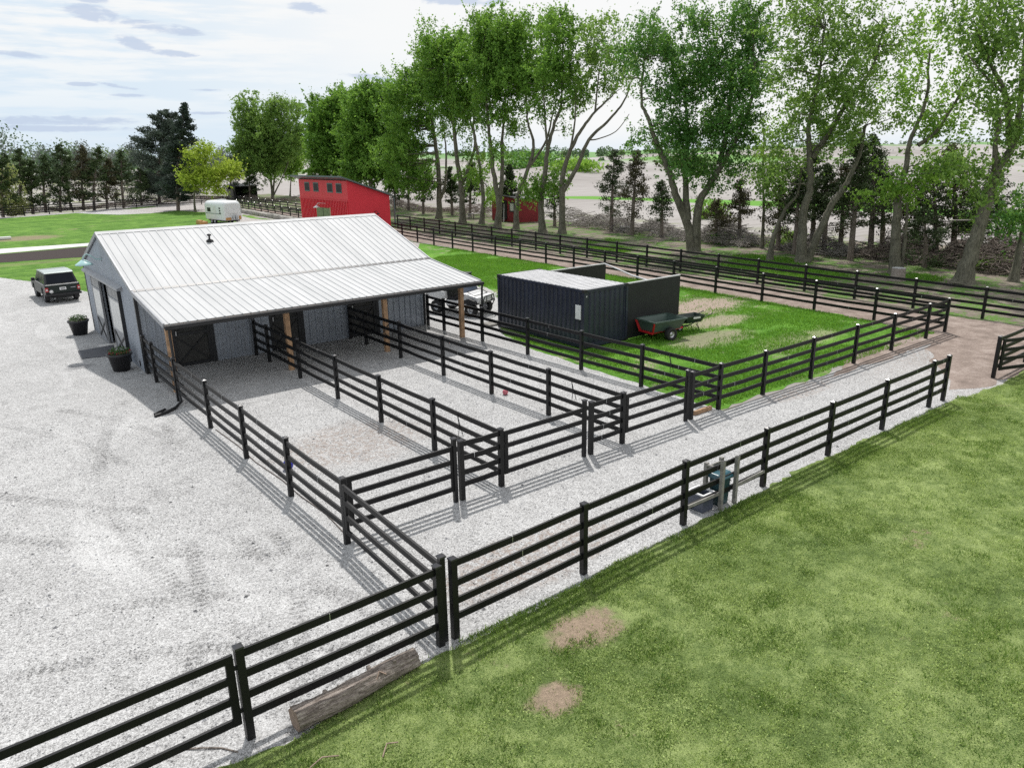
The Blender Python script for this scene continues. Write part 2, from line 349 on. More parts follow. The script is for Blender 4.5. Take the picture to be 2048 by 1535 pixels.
sheet('turnaround_grass',[(28,143),(31,146),(36,147.5),(33,143.5),(30,141)],.014,M['lawn_left'],.2,.5)
sheet('mulch_bed',[(-40,62),(4.9,74.4),(13,73),(20,72.5),(20,82),(14,82.5),(5.7,81.4),(-40,72)],.012,M['mulch'],.1,.4)
sheet('garden_path',[(-40,73),(5.8,82.2),(14,83.2),(22,83),(22,85.5),(13,85.9),(6,86.6),(-40,76)],.012,M['concrete'],.03,.4)
sheet('lane',[(34.4,13.3),(35.2,20),(35.6,26),(36.0,34),(36.5,45),(37.1,56),(37.6,66),(39.3,90),(41,115),(45.5,130),(44.3,100),(42.6,72),(41.4,60),(40.6,45),(39.9,32),(39.1,20),(38.7,12),(42,8),(60,9),(60,6),(28,9.0),(26.4,9.6),(28.8,11),(31.8,12.9)],.012,M['trail'],.3,.4)
sheet('paddock_edge',[(24.5,13.3),(28,13.9),(34,14.2),(34.6,13.0),(30,12.9)],.016,M['trail'],.25,.3)
# ================================================================ common materials
M['black']=simple('black_rail_paint',(.006,.006,.007),.5,var=.35,vscale=2,spec=.3)
M['blackpost']=simple('black_post_vinyl',(.007,.007,.008),.45,var=.35,vscale=2,spec=.35)
M['blackmat']=simple('black_steel',(.012,.012,.014),.55,var=.3)
M['cap']=simple('post_cap',(.03,.03,.034),.28,var=.2,spec=.7)
M['galv']=simple('galvanised_steel',(.45,.46,.47),.35,.8)
M['wood']=simple('brown_timber',(.40,.25,.145),.8,var=.35,vscale=4,bump=.4,bscale=12)
M['greywood']=simple('weathered_timber',(.24,.23,.21),.85,var=.3,vscale=6,bump=.5,bscale=20)
M['rubber']=simple('tyre_rubber',(.015,.015,.016),.75)
M['glass']=simple('dark_glass',(.012,.015,.022),.15,var=.1,spec=.12)
M['white']=simple('white_paint',(.72,.72,.72),.4,var=.05)
# ================================================================ fences
RAILZ=[1.41,1.055,.71,.40]
_pm=MB().box(-.057,.057,-.057,.057,-.05,1.50); _cm=MB().prism([(-.064,-.064),(.064,-.064),(.064,.064),(-.064,.064)],1.50,1.53,'z')
_cm.add([(-.064,-.064,1.53),(.064,-.064,1.53),(.064,.064,1.53),(-.064,.064,1.53),(0,0,1.565)],[(0,1,4),(1,2,4),(2,3,4),(3,0,4)])
post0=_pm.build('post',M['blackpost']); cap0=_cm.build('post_cap',M['cap'],post0); cap0['part']=1
PM,CM=post0.data,cap0.data
bpy.data.objects.remove(cap0); bpy.data.objects.remove(post0)
def put_post(parent,x,y,org,rz,cap=True,s=1.0,dz=0):
    o=bpy.data.objects.new('post',PM); COL.objects.link(o); o.parent=parent
    o.location=(x-org[0],y-org[1],dz); o.rotation_euler=(random.uniform(-.006,.006),random.uniform(-.006,.006),rz); o.scale=(s,s,1)
    if cap:
        c=bpy.data.objects.new('post_cap',CM); COL.objects.link(c); c.parent=o
    return o
def rails(parent,P,zs=RAILZ,h=.125,t=.04,jog=.014,ends=True):
    clips=MB()
    for z in zs:
        m=MB()
        for i in range(len(P)-1):
            a=Vector((*P[i],z+random.uniform(-jog,jog)));b=Vector((*P[i+1],z+random.uniform(-jog,jog)))
            d=(b-a).normalized(); c=(a+b)/2+Vector((0,0,-random.uniform(0,.018)))
            m.bar(a+d*.03,c,t,h); m.bar(c,b-d*.03,t,h)
            c2=a.lerp(b,random.uniform(.3,.7))
            if random.random()<.4: clips.bar(c2-d*.007,c2+d*.007,t+.010,h*.9)
        m.build('rail',M['black'],parent)
    if clips.v: clips.build('wire_clips',M['galv'],parent)
def fence(label,P,group='black four-rail paddock fences',zs=RAILZ,caps=True,posts=None,name='rail_fence'):
    t=thing(name,label,'fence',(P[0][0],P[0][1],0),0,group)
    rz=math.atan2(P[-1][1]-P[0][1],P[-1][0]-P[0][0])
    for i,(x,y) in enumerate(P):
        if posts is None or i in posts: put_post(t,x,y,P[0],rz,caps)
    rails(t,P,zs); return t
XA=5.92;XB=10.17;XC=14.47
fence('black rail fence nearest the driveway, from barn downspout to first gates',[(XA,26.0),(XA,22.57),(XA,19.45),(XA,16.36),(XA,13.35)])
fence('short black fence tucked between barn corner and downspout',[(XA+.05,30.35),(XA,28.9),(XA,26.25)],posts=[0,1])
fence('black fence dividing the first and second gravel pens',[(10.2,30.35),(10.2,28.9),(10.2,25.85),(10.18,22.65),(10.17,19.6),(10.18,16.57),(10.17,13.5)])
fence('black fence dividing the second and third gravel pens',[(14.52,30.35),(14.53,28.87),(14.5,25.86),(14.45,22.62),(14.45,19.63),(14.5,16.71),(14.5,13.55)])
fence('black fence between the third gravel pen and dark shipping container',[(18.6,30.3),(18.6,28.9),(18.66,25.93),(18.72,22.87),(18.8,19.78),(18.9,16.84),(18.93,13.6)])
fence('long black fence along near lawn edge, passing the green waste bin',[(5.88,9.2),(8.95,9.28),(12.02,9.34),(15.05,9.37),(18.04,9.38),(21.04,9.41),(24.09,9.43),(25.09,9.43)])
fence('black fence along front of grass paddock beside the gravel aisle',[(18.93,13.6),(21.31,13.58),(24.18,13.54),(27.18,13.54),(30.14,13.54),(33.2,13.54),(35.04,13.54)],posts=[1,2,3,4,5,6])
fence('short black fence panel beside third gate at paddock corner',[(17.54,13.58),(18.93,13.6)],posts=[0])
fence('short black fence panel between first and second gates',[(9.0,13.5),(10.17,13.5)],posts=[0])
fence('short black fence panel between second and third gates',[(13.28,13.56),(14.5,13.55)],posts=[0])
fence('black fence above the fallen log in the foreground',[(2.34,9.15),(5.57,9.18)])
HY=[13.54,16.8,19.95,23.1,26.3,29.6,32.8,36.0,39.3,42.5,45.7,49.0,52.3,55.6,59.0,62.3,65.6,69]
fence('black fence on paddock side of the long brown dirt lane',[(35.04+.051*(y-13.54)+.15*math.sin(y*.2),y) for y in HY],posts=range(1,18))
IY=[7.0,10.3,13.56,16.9,20.14,23.27,26.58,29.7,32.94,36.17,39.3,42.7,46.06,49.4,53,56.3,59.8,63,66.3,69.6,72.9,76]
fence('black fence on tree side of the brown dirt lane, below the maples',[(39.2+.064*(y-13.5)-.06*math.sin(y*.15),y) for y in IY])
fence('far black lane fence behind the stone edging, left of red barn',[(38.6+ (y-82)*.075+(0 if y<118 else .0),y) for y in (82,85.3,88.6,92,95.3,98.6,102,105.3,108.6,112,115.3,118.6,122,125.5)])
fence('farthest black lane fence, left of red barn in front of trees',[(43.6+(y-84)*.05,y) for y in (84,87.5,91,94.5,98,101.5,105,108.5,112,115.5,119,122.5,126,130,134)])
fence('distant black fence curving along dark cedars at far left lawn edge',[(-9,126.5),(-5.5,128.2),(-2,129.9),(2,132),(6,134.2),(10,136.3),(13.6,138.1),(17.1,139.6),(20.6,141),(24,142.2),(27.4,143.4),(30.9,144.4),(34.4,145.2),(38,145.6),(42,145),(45,142),(47,138.5)])
fence('black fence stub right of the lane opening at far right edge',[(29.0,9.38),(32.1,9.42),(35.2,9.45),(38.4,9.5)])
# gates: frame with two stiles, four rails, hinges and latch
def gate(label,a,b,hinge=0,extra=True,cat='gate'):
    t=thing('field_gate',label,cat,(a[0],a[1],0),0,'black four-rail gates')
    a=Vector((*a,0));b=Vector((*b,0));d=(b-a).normalized();Z=Vector((0,0,1))
    for z in (1.37,1.04,.71,.36):
        MB().bar(a+d*.02+Z*z,b-d*.02+Z*z,.045,.115).build('rail',M['black'],t)
    for p in (a,b):
        MB().bar(p+Z*.30,p+Z*1.43,.05,.11,up=(d.x,d.y,0)).build('stile',M['black'],t)
    hp=a if hinge==0 else b; s=-1 if hinge==0 else 1
    for z in (.5,1.2): MB().bar(hp+d*s*.02+Z*z,hp+d*s*.10+Z*z,.03,.06).build('hinge',M['blackmat'],t)
    lp=b if hinge==0 else a; mbl=MB().bar(lp-d*s*.0+Z*1.12,lp-d*s*.14+Z*1.12,.05,.035); mbl.tube([lp-d*s*.09+Z*1.1,lp-d*s*.1+Z*1.0,lp-d*s*.07+Z*.95],.012,6); mbl.build('latch',M['blackmat'],t)
    return t
def gpost(label,x,y):
    x-=.03
    t=thing('gate_post',label,'post',(x,y,0),0,'black gate posts')
    MB().box(x-.047,x+.047,y-.047,y+.047,-.05,1.60).build('shaft',M['blackpost'],t)
    m=MB(); m.box(x-.063,x+.063,y-.063,y+.063,1.60,1.63); m.add([(x-.063,y-.063,1.63),(x+.063,y-.063,1.63),(x+.063,y+.063,1.63),(x-.063,y+.063,1.63),(x,y,1.66)],[(0,1,4),(1,2,4),(2,3,4),(3,0,4)]); m.build('post_cap',M['cap'],t)
gate('black gate closing the first pen, nearest the driveway',(6.14,13.5),(8.76,13.5),1)
gate('black gate closing the second pen',(10.33,13.5),(12.98,13.52),1)
gate('black gate closing the third pen beside grass paddock',(14.66,13.55),(17.24,13.56),1)
gate('black gate across the gravel aisle end, between first pen and lawn corner',(5.88,13.2),(5.74,9.42),1)
gate('foreground black gate leaving the bottom left corner of view',(2.2,9.16),(-2.1,9.1),0)
gate('open black gate swung toward camera at far right edge',(29.1,9.25),(31.9,8.2),0)
gpost('black gate post at right end of first pen gate',8.84,13.5); gpost('black gate post at right end of second pen gate',13.05,13.55); gpost('black gate post at right end of third pen gate',17.32,13.57)
gpost('black gate post at lawn corner, middle one of three',5.72,9.24)
# ================================================================ barn
def siding_mat(name,c):
    return simple(name,c,.38,.35,var=.07,vscale=.8,spec=.5)
M['siding']=siding_mat('blue_grey_steel_siding',(.37,.41,.47)); 
def roof_mat():
    m,n,b=material('white_steel_roof'); p=n.obj(); P=n.sep(p)
    f=n.noise(n.scale(p,.6,.12,.1),3,4,.6); pan=n.noise(n.scale(p,1.1,0.0,0.0),1.0,0); 
    c=n.ramp(n.math('ADD',n.math('MULTIPLY',f,.6),n.math('MULTIPLY',pan,.4)),[(.35,(.43,.44,.445)),(.65,(.53,.535,.54))])
    n.put(b.inputs['Base Color'],c); b.inputs['Roughness'].default_value=.6; b.inputs['Specular IOR Level'].default_value=.3; return m
M['roof']=roof_mat(); M['trim']=simple('grey_trim',(.30,.31,.33),.45,.2); M['darktrim']=simple('charcoal_trim',(.020,.022,.026),.45)
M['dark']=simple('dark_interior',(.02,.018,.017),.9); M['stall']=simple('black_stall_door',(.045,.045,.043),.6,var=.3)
M['panel']=simple('white_door_panel',(.66,.66,.65),.45,var=.06); M['ceil']=simple('roof_underside',(.30,.30,.30),.7)
BX0,BX1,BY0,BY1,RY,RZ=5.95,18.6,30.55,40.5,35.5,5.0
barn=thing('horse_barn','grey-blue metal horse barn with white ribbed roof and open lean-to','barn',(BX0,BY0,0))
def wallz(y): # underside of roof
    if y<30.3: return 2.60+(y-26.2)*(.56/4.1)
    if y<RY: return 3.14+(y-30.3)*((4.96-3.14)/(RY-30.3))
    return 4.96-(y-RY)*.345
# gable wall left with doorway gap  (Y 32.75..38.6 doorway, z 0..2.95)
def gable(x,holes,nm):
    m=MB(); t=.08
    ys=sorted(set([BY0,RY,BY1]+[h for q in holes for h in q[:2]]))
    for a,b in zip(ys[:-1],ys[1:]):
        z0=0
        for q in holes:
            if q[0]<=a and b<=q[1]: z0=q[2]
        m.prism([(a,z0),(b,z0),(b,wallz(b)-.02),(a,wallz(a)-.02)],x,x+t,'x')
    y=BY0+.1
    while y<BY1:
        z0=0
        for q in holes:
            if q[0]-.05<y<q[1]+.05: z0=q[2]
        m.hexa([(x-.035,y-.022,z0),(x,y-.035,z0),(x,y+.035,z0),(x-.035,y+.022,z0),(x-.035,y-.022,wallz(y)-.06),(x,y-.035,wallz(y)-.06),(x,y+.035,wallz(y)-.06),(x-.035,y+.022,wallz(y)-.06)]) if nm=='L' else m.box(x+t,x+t+.02,y-.03,y+.03,z0,wallz(y)-.06)
        y+=.229
    return m.build('wall',M['siding'],barn)
gable(BX0,[(34.9,36.85,2.92)],'L'); gable(BX1-.08,[],'R')
# front wall with three stall door openings
DO=[(7.05,8.5),(10.95,12.3),(14.62,15.95)]
m=MB(); xs=[BX0+.08]+[v for d_ in DO for v in d_]+[BX1-.08]
for i in range(0,len(xs),2): m.box(xs[i],xs[i+1],BY0,BY0+.08,0,3.08)
for a,b in DO: m.box(a,b,BY0,BY0+.08,2.3,3.08)
x=BX0+.2
while x<BX1-.1:
    z0=2.33 if any(a-.04<x<b+.04 for a,b in DO) else 0
    m.box(x-.045,x+.045,BY0-.035,BY0,z0,3.05); x+=.30
m.build('wall',M['siding'],barn)
MB().box(BX0+.08,BX1-.08,BY1-.08,BY1,0,3.15).build('wall',M['siding'],barn)
# corner trims
for (x,y) in ((BX0-.02,BY0-.03),(BX1-.06,BY0-.03)): MB().box(x-.02,x+.09,y-.01,y+.10,0,3.0).build('corner_trim',M['darktrim'],barn)
MB().box(BX0-.04,BX0+.05,BY1-.07,BY1+.03,0,3.1).build('corner_trim',M['darktrim'],barn)
# stall doors: panel, frame, X brace, upper grille, handle
for k,(a,b) in enumerate(DO):
    dr=MB().box(a,b,BY0+.02,BY0+.05,.03,2.3).build('stall_door',M['stall'],barn)
    f=MB(); y0,y1=BY0-.03,BY0+.02
    f.box(a,a+.11,y0,y1,.03,2.3);f.box(b-.11,b,y0,y1,.03,2.3);f.box(a+.11,b-.11,y0,y1,2.19,2.3);f.box(a+.11,b-.11,y0,y1,1.25,1.36);f.box(a+.11,b-.11,y0,y1,.03,.14)
    f.build('door_frame',M['darktrim'],dr)
    g_=MB(); g_.bar((a+.1,BY0,.13),(b-.1,BY0,1.26),.03,.10,up=(0,1,0)); g_.bar((b-.1,BY0-.004,.13),(a+.1,BY0-.004,1.26),.03,.10,up=(0,1,0)); g_.bar((a+.1,BY0,1.36),(b-.1,BY0,2.2),.03,.08,up=(0,1,0)); g_.bar((b-.1,BY0-.004,1.36),(a+.1,BY0-.004,2.2),.03,.08,up=(0,1,0)); g_.build('cross_brace',M['darktrim'],dr)
    MB().box(a+.13,a+.17,BY0-.07,BY0-.03,1.28,1.46).build('handle',M['galv'],dr)
    MB().box(b,b+.16,BY0-.045,BY0-.025,0,2.4).build('door_jamb',M['darktrim'],barn)
# roof: three slopes with ribs
def slope(name,y0,z0,y1,z1,x0=5.88,x1=18.82):
    m=MB(); d=Vector((0,y1-y0,z1-z0)).normalized(); nrm=Vector((0,-d.z,d.y)); nrm=nrm if nrm.z>0 else -nrm
    A=Vector((0,y0,z0));B=Vector((0,y1,z1)); T=.03
    def sl(xa,xb,lo,hi,xi=0):
        p=[A+nrm*lo,B+nrm*lo,B+nrm*hi,A+nrm*hi]
        m.hexa([(xa,p[0].y,p[0].z),(xb,p[0].y,p[0].z),(xb,p[1].y,p[1].z),(xa,p[1].y,p[1].z),(xa+xi,p[3].y,p[3].z),(xb-xi,p[3].y,p[3].z),(xb-xi,p[2].y,p[2].z),(xa+xi,p[2].y,p[2].z)])
    sl(x0,x1,-T,0)
    x=x0+.15
    while x<x1-.05:
        sl(x-.028,x+.028,-.002,.024,.012); x+=.3048
    return m.build(name,M['roof'],barn)
slope('roof',26.2,2.64,30.33,3.20); slope('roof',30.25,3.205,RY,RZ); slope('roof',RY,RZ,40.85,3.17)
MB().prism([(RY-.2,RZ-.045),(RY,RZ+.05),(RY+.2,RZ-.045),(RY+.2,RZ-.055),(RY,RZ+.035),(RY-.2,RZ-.055)],5.84,18.86,'x').build('ridge_cap',M['roof'],barn)
MB().prism([(30.24,3.20),(30.36,3.262),(30.36,3.25),(30.24,3.19)],5.85,18.85,'x').build('roof_flashing',M['darktrim'],barn)
for x in (5.82,18.82): # rake trim
    m=MB()
    for (ya,za,yb,zb) in ((26.2,2.64,30.3,3.2),(30.3,3.22,RY,RZ),(RY,RZ,40.85,3.17)): m.hexa([(x,ya,za-.13),(x+.06,ya,za-.13),(x+.06,yb,zb-.13),(x,yb,zb-.13),(x,ya,za+.035),(x+.06,ya,za+.035),(x+.06,yb,zb+.035),(x,yb,zb+.035)])
    m.build('rake_trim',M['trim'],barn)
m=MB().prism([(26.02,2.60),(26.18,2.60),(26.18,2.48),(26.14,2.47),(26.14,2.57),(26.06,2.57),(26.06,2.48),(26.02,2.48)],5.85,18.9,'x'); m.box(5.85,18.9,26.06,26.14,2.46,2.485); m.build('gutter',M['blackmat'],barn)
MB().box(5.98,18.75,27.1,27.26,2.40,2.62).build('beam',M['wood'],barn)
m=MB()
for k in range(22):
    x=6.1+k*.6
    m.hexa([(x,26.3,2.46),(x+.04,26.3,2.46),(x+.04,30.5,3.03),(x,30.5,3.03),(x,26.3,2.59),(x+.04,26.3,2.59),(x+.04,30.5,3.15),(x,30.5,3.15)])
m.build('rafters',M['ceil'],barn)
for x in (6.17,10.42,14.62,18.45): MB().box(x-.09,x+.09,27.1,27.28,-.05,2.40).build('lean_to_post',M['wood'],barn)
m=MB().tube([(5.98,26.1,2.5),(5.95,26.05,2.3),(5.95,25.98,1.2),(5.95,25.95,.25),(5.9,25.6,.10),(5.55,25.1,.06)],.045,8); m.build('downspout',M['blackmat'],barn)
m=MB().tube([(5.6,25.2,.05),(5.25,24.9,.05),(4.85,24.75,.05)],.055,8).tube([(5.3,25.3,.04),(4.9,25.0,.04)],.04,8); m.build('drain_extension',M['blackmat'],barn)
MB().tube([(18.86,26.1,2.5),(18.86,26.15,2.3),(18.86,26.2,.3)],.045,8).build('downspout',M['blackmat'],barn)
# sliding doors on the gable, with transom windows, white upper panel and cross-braced lower half
def slider(y0,y1):
    x=BX0-.10
    d_=MB().box(x,x+.05,y0,y1,.04,2.95).build('sliding_door',M['trim'],barn)
    MB().box(x-.012,x,y0+.08,y1-.08,1.12,2.38).build('white_panel',M['panel'],d_)
    f=MB()
    for a,b,c,e in ((y0,y0+.08,.04,2.95),(y1-.08,y1,.04,2.95),(y0+.08,y1-.08,2.38,2.46),(y0+.08,y1-.08,1.04,1.12),(y0+.08,y1-.08,.04,.14),(y0+.08,y1-.08,2.87,2.95)): f.box(x-.03,x-.001,a,b,c,e)
    f.build('door_frame',M['trim'],d_)
    MB().box(x-.014,x-.002,y0+.12,y1-.12,2.50,2.83).build('transom_window',M['ceil'],d_)
    g_=MB(); g_.bar((x-.02,y0+.08,.14),(x-.02,y1-.08,1.04),.09,.02,up=(1,0,0)); g_.bar((x-.016,y1-.08,.14),(x-.016,y0+.08,1.04),.09,.02,up=(1,0,0)); g_.build('cross_brace',M['darktrim'],d_)
slider(32.85,35.0); slider(36.75,38.55)
MB().box(BX0-.16,BX0-.01,32.78,32.86,.0,2.98).build('door_jamb',M['darktrim'],barn)
# track hood
MB().prism([(BX0-.24,2.98),(BX0-.24,3.06),(BX0-.02,3.16),(BX0-.001,3.16),(BX0-.001,2.98)],32.3,39.8,'y').build('door_track_hood',M['trim'],barn)
# interior seen through the open doorway
MB().box(BX0+.3,BX0+5.5,37.4,37.45,0,2.9).build('stall_partition',simple('red_brown_boards',(.16,.045,.03),.8,var=.4,vscale=5),barn)
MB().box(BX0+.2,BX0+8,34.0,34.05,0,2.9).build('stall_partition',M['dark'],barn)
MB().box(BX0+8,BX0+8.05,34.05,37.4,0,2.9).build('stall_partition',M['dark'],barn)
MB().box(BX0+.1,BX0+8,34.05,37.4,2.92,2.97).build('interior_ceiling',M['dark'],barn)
MB().box(BX0-.55,BX0+4,34.95,36.8,.0,.03).build('threshold',M['concrete'],barn)
# vent pipe on roof
VX,VY,VZ=9.95,33.9,4.45
vp=MB().tube([(VX,VY,VZ-.1),(VX,VY,VZ+.30)],.04,10); vp.lathe([(.0,VZ+.24),(.09,VZ+.24),(.09,VZ+.30),(0,VZ+.33)],(VX,VY,0)); vp.lathe([(.0,VZ+.12),(.13,VZ+.06),(.17,VZ-.02),(0,VZ-.05)],(VX,VY,0)); vp.build('vent_pipe',M['blackmat'],barn)
# small conduit box and outlet
MB().box(BX0-.05,BX0-.02,31.15,31.3,.15,.35).build('outlet_box',M['darktrim'],barn)
# gooseneck barn lamp
M['teal']=simple('pale_teal_enamel',(.40,.62,.62),.3,var=.05)
lamp=thing('gooseneck_lamp','pale teal gooseneck lamp above the barn sliding doors','lamp',(BX0,35.6,3.95))
MB().tube([(BX0-.02,35.6,3.9),(BX0-.25,35.6,3.93),(BX0-.40,35.6,4.08),(BX0-.55,35.6,4.16),(BX0-.68,35.6,4.08),(BX0-.70,35.6,3.9)],.022,8).build('arm',M['teal'],lamp)
MB().lathe([(.02,.05),(.07,.05),(.09,0),(.07,-.0)],(BX0-.03,35.6,3.9),'x',12).build('wall_plate',M['darktrim'],lamp)
MB().lathe([(.05,.16),(.12,.13),(.22,.05),(.34,-.03),(.35,-.06),(.33,-.05),(.2,.02),(.05,.10)],(BX0-.70,35.6,3.78),'z',20).build('shade',M['teal'],lamp)
# mat
M['matr']=simple('rubber_mat',(.075,.078,.09),.7,var=.2,vscale=6)
tag(MB().prism([(4.38,34.62),(5.62,34.3),(5.95,36.4),(4.5,36.2)],.014,.034,'z').build('door_mat',M['matr']),'dark rubber mat on gravel outside the barn doorway','door mat')
def pot(name,lab,x,y,flower):
    t=thing('planter',lab,'planter',(x,y,0),0,'black planters by the barn doors')
    MB().lathe([(.0,.0),(.30,.0),(.42,.62),(.46,.62),(.46,.70),(.42,.70),(.39,.58),(0,.58)],(x,y,0),'z',24).build('pot',M['potm'],t)
    MB().lathe([(0,.64),(.2,.63),(.4,.60)],(x,y,0),'z',16).build('soil',M['mulch'],t)
    k=420; a=RNG.uniform(0,2*PI,k); r=.40*np.sqrt(RNG.random(k)); c=np.stack([r*np.cos(a),r*np.sin(a),.66+RNG.random(k)*.26*(1.2-r)],1)
    quads('foliage',leaf_quads(c,.05,.09),RNG.random(k),M['potleaf'],t)
    k=46; a=RNG.uniform(PI*.8,PI*1.9,k) if flower else RNG.uniform(0,2*PI,k); r=.33+.1*RNG.random(k); c=np.stack([r*np.cos(a),r*np.sin(a),.72+RNG.random(k)*.1],1)
    quads('flowers',leaf_quads(c,.04,.06),RNG.random(k),M['petal'] if flower else M['petal2'],t)
def leaf_quads(c,s0,s1,up=.4,asp=.6):
    k=len(c); d=RNG.normal(size=(k,3)); d/=np.linalg.norm(d,axis=1)[:,None]
    e=RNG.normal(size=(k,3)); e-=d*(e*d).sum(1)[:,None]; e/=np.linalg.norm(e,axis=1)[:,None]
    s=RNG.uniform(s0,s1,k)[:,None]; w_=s*asp*.5
    return np.stack([c-d*s*.5,c+e*w_,c+d*s*.5,c-e*w_],1)
def leaf_mat(name,c0,c1,trans=.35,rough=.5):
    m=bpy.data.materials.new(name); m.use_nodes=True; n=N(m.node_tree); nt=m.node_tree; b=nt.nodes['Principled BSDF']
    col=n.ramp(n.attr('tint'),[(0,c0),(1,c1)]); n.put(b.inputs['Base Color'],col); b.inputs['Roughness'].default_value=rough; b.inputs['Specular IOR Level'].default_value=.25
    tr=nt.nodes.new('ShaderNodeBsdfTranslucent'); n.put(tr.inputs[0],n.mix(.35,col,(.35,.55,.05),'MIX') if trans>0.3 else col)
    mx=nt.nodes.new('ShaderNodeMixShader'); mx.inputs[0].default_value=trans; nt.links.new(b.outputs[0],mx.inputs[1]); nt.links.new(tr.outputs[0],mx.inputs[2]); nt.links.new(mx.outputs[0],nt.nodes['Material Output'].inputs[0])
    return m
M['potm']=simple('black_planter_plastic',(.02,.02,.023),.45); M['potleaf']=leaf_mat('planter_leaves',(.03,.06,.02),(.10,.20,.05),.2); M['petal']=leaf_mat('red_petals',(.35,.02,.04),(.55,.05,.10),.2); M['petal2']=leaf_mat('dark_red_petals',(.12,.05,.03),(.22,.08,.06),.2)
pot('a','black planter with red flowers near the barn corner',5.3,31.62,True)
pot('b','black planter of dark foliage left of the barn doorway',5.2,39.9,False)
# ================================================================ shipping container
def navy():
    return simple('dark_blue_container_paint',(.026,.031,.050),.32,var=.25,vscale=1.2,spec=.6)
M['navy']=navy(); M['ctop']=simple('pale_container_roof',(.55,.55,.56),.5,var=.12,vscale=1.5)
CX0,CX1,CY0,CY1,CH=20.95,23.55,21.9,27.8,2.50
ct=thing('shipping_container','dark blue corrugated shipping container with pale roof in the paddock','container',(CX0,CY0,0))
def corr(axis,fixed,a0,a1,sgn):
    m=MB(); per=.28; k=int((a1-a0)/per); per=(a1-a0)/k; prof=[]
    for i in range(k):
        s=a0+i*per; prof+=[(s,0),(s+per*.36,0),(s+per*.5,-.06),(s+per*.86,-.06)]
    prof.append((a1,0))
    vs=[]
    for s,d in prof:
        for z in (.14,CH-.1):
            vs.append((fixed+sgn*d,s,z) if axis=='x' else (s,fixed+sgn*d,z))
    fs=[(2*i,2*i+2,2*i+3,2*i+1) for i in range(len(prof)-1)]
    m.add(vs,fs); return m
corr('x',CX0+.03,CY0+.1,CY1-.1,-1).build('side_panel',M['navy'],ct); corr('y',CY0+.03,CX0+.1,CX1-.1,-1).build('end_panel',M['navy'],ct)
corr('x',CX1-.03,CY0+.1,CY1-.1,1).build('side_panel',M['navy'],ct); corr('y',CY1-.03,CX0+.1,CX1-.1,1).build('end_panel',M['navy'],ct)
m=MB()
for x in (CX0,CX1-.12):
    for y in (CY0,CY1-.12): m.box(x,x+.12,y,y+.12,.0,CH)
for x in (CX0+.01,CX1-.10): m.box(x,x+.09,CY0+.12,CY1-.12,CH-.11,CH-.004); m.box(x,x+.09,CY0+.12,CY1-.12,.05,.18)
for y in (CY0+.01,CY1-.10): m.box(CX0+.12,CX1-.12,y,y+.09,CH-.11,CH-.004); m.box(CX0+.12,CX1-.12,y,y+.09,.05,.18)
m.build('frame',M['navy'],ct)
m=MB()
for x in (CX0-.01,CX1-.15):
    for y in (CY0-.01,CY1-.15):
        for z in (0,CH-.12): MB().box(x,x+.16,y,y+.16,z,z+.13).build('corner_casting',M['blackmat'],ct)
m=MB().box(CX0+.06,CX1-.06,CY0+.06,CY1-.06,CH-.05,CH-.01); y=CY0+.2
while y<CY1-.2: m.box(CX0+.12,CX1-.12,y,y+.09,CH-.01,CH+.012); y+=.28
m.build('roof',M['ctop'],ct)
MB().box(CX0-.015,CX0+.02,22.10,22.42,1.25,1.85).build('placard',M['white'],ct)
MB().box(CX0+.1,CX0+.14,CY0-.02,CY0+.01,CH-.3,CH-.24).build('marking',M['white'],ct)
MB().box(CX0+.2,CX1-.2,CY0+.4,CY0+.75,-.02,.05).build('skid',M['greywood'],ct); MB().box(CX0+.2,CX1-.2,CY1-.75,CY1-.4,-.02,.05).build('skid',M['greywood'],ct)
# windbreak walls
M['blackwall']=simple('black_plywood',(.010,.012,.012),.6,var=.3,vscale=1.5)
def wb(lab,x0,x1,y,h):
    t=thing('windbreak_wall',lab,'wall',(x0,y,0),0,'black windbreak walls beside the container')
    MB().box(x0,x1,y,y+.05,.05,h).build('panel',M['blackwall'],t)
    m=MB().box(x0,x1,y-.012,y+.09,h,h+.045); m.build('top_cap',M['ctop'],t)
    for x in np.linspace(x0+.1,x1-.06,4): MB().box(x-.05,x+.05,y+.05,y+.15,-.05,h-.02).build('post',M['greywood'],t)
    MB().box(x0,x1,y+.052,y+.09,h-.7,h-.58).build('rail',M['greywood'],t)
wb('black plywood windbreak on near side of container, behind the green cart',CX1+.01,27.0,21.93,2.46)
wb('far black plywood windbreak behind the container roof',CX1+.01,28.0,27.7,2.30)
br=thing('brace_pole','pale diagonal brace pole from the far windbreak to the container roof','pole',(28,27.7,2.2))
MB().tube([(27.95,27.65,2.3),(26.9,25.7,2.34),(25.9,23.9,2.36),(24.9,22.0,2.46)],.04,8).build('pole',M['ctop'],br)
tag(MB().box(20.6,21.6,28.0,28.7,.0,.10).build('stone_slab',M['greywood'],bevel=.02),'flat grey slab on the gravel at container end','slab')
# ================================================================ wheels
M['rim']=simple('silver_wheel_rim',(.55,.56,.58),.3,.7)
def wheel(parent,x,y,r,w_,name='wheel',rimr=.6,sg=1):
    wv=MB().lathe([(r*rimr,-w_/2),(r*.93,-w_/2),(r,-w_*.35),(r,w_*.35),(r*.93,w_/2),(r*rimr,w_/2),(r*rimr,-w_/2)],(x,y,r),'x',28).build(name,M['rubber'],parent)
    m=MB().lathe([(.0,w_*.30),(r*.22,w_*.32),(r*.3,w_*.15),(r*rimr*.9,w_*.2),(r*rimr,w_*.44),(r*rimr,-w_*.44),(r*rimr*.9,-w_*.2),(r*.3,-w_*.15),(r*.22,-w_*.32),(0,-w_*.3)],(x,y,r),'x',24)
    m.build('rim',M['rim'],wv); return wv
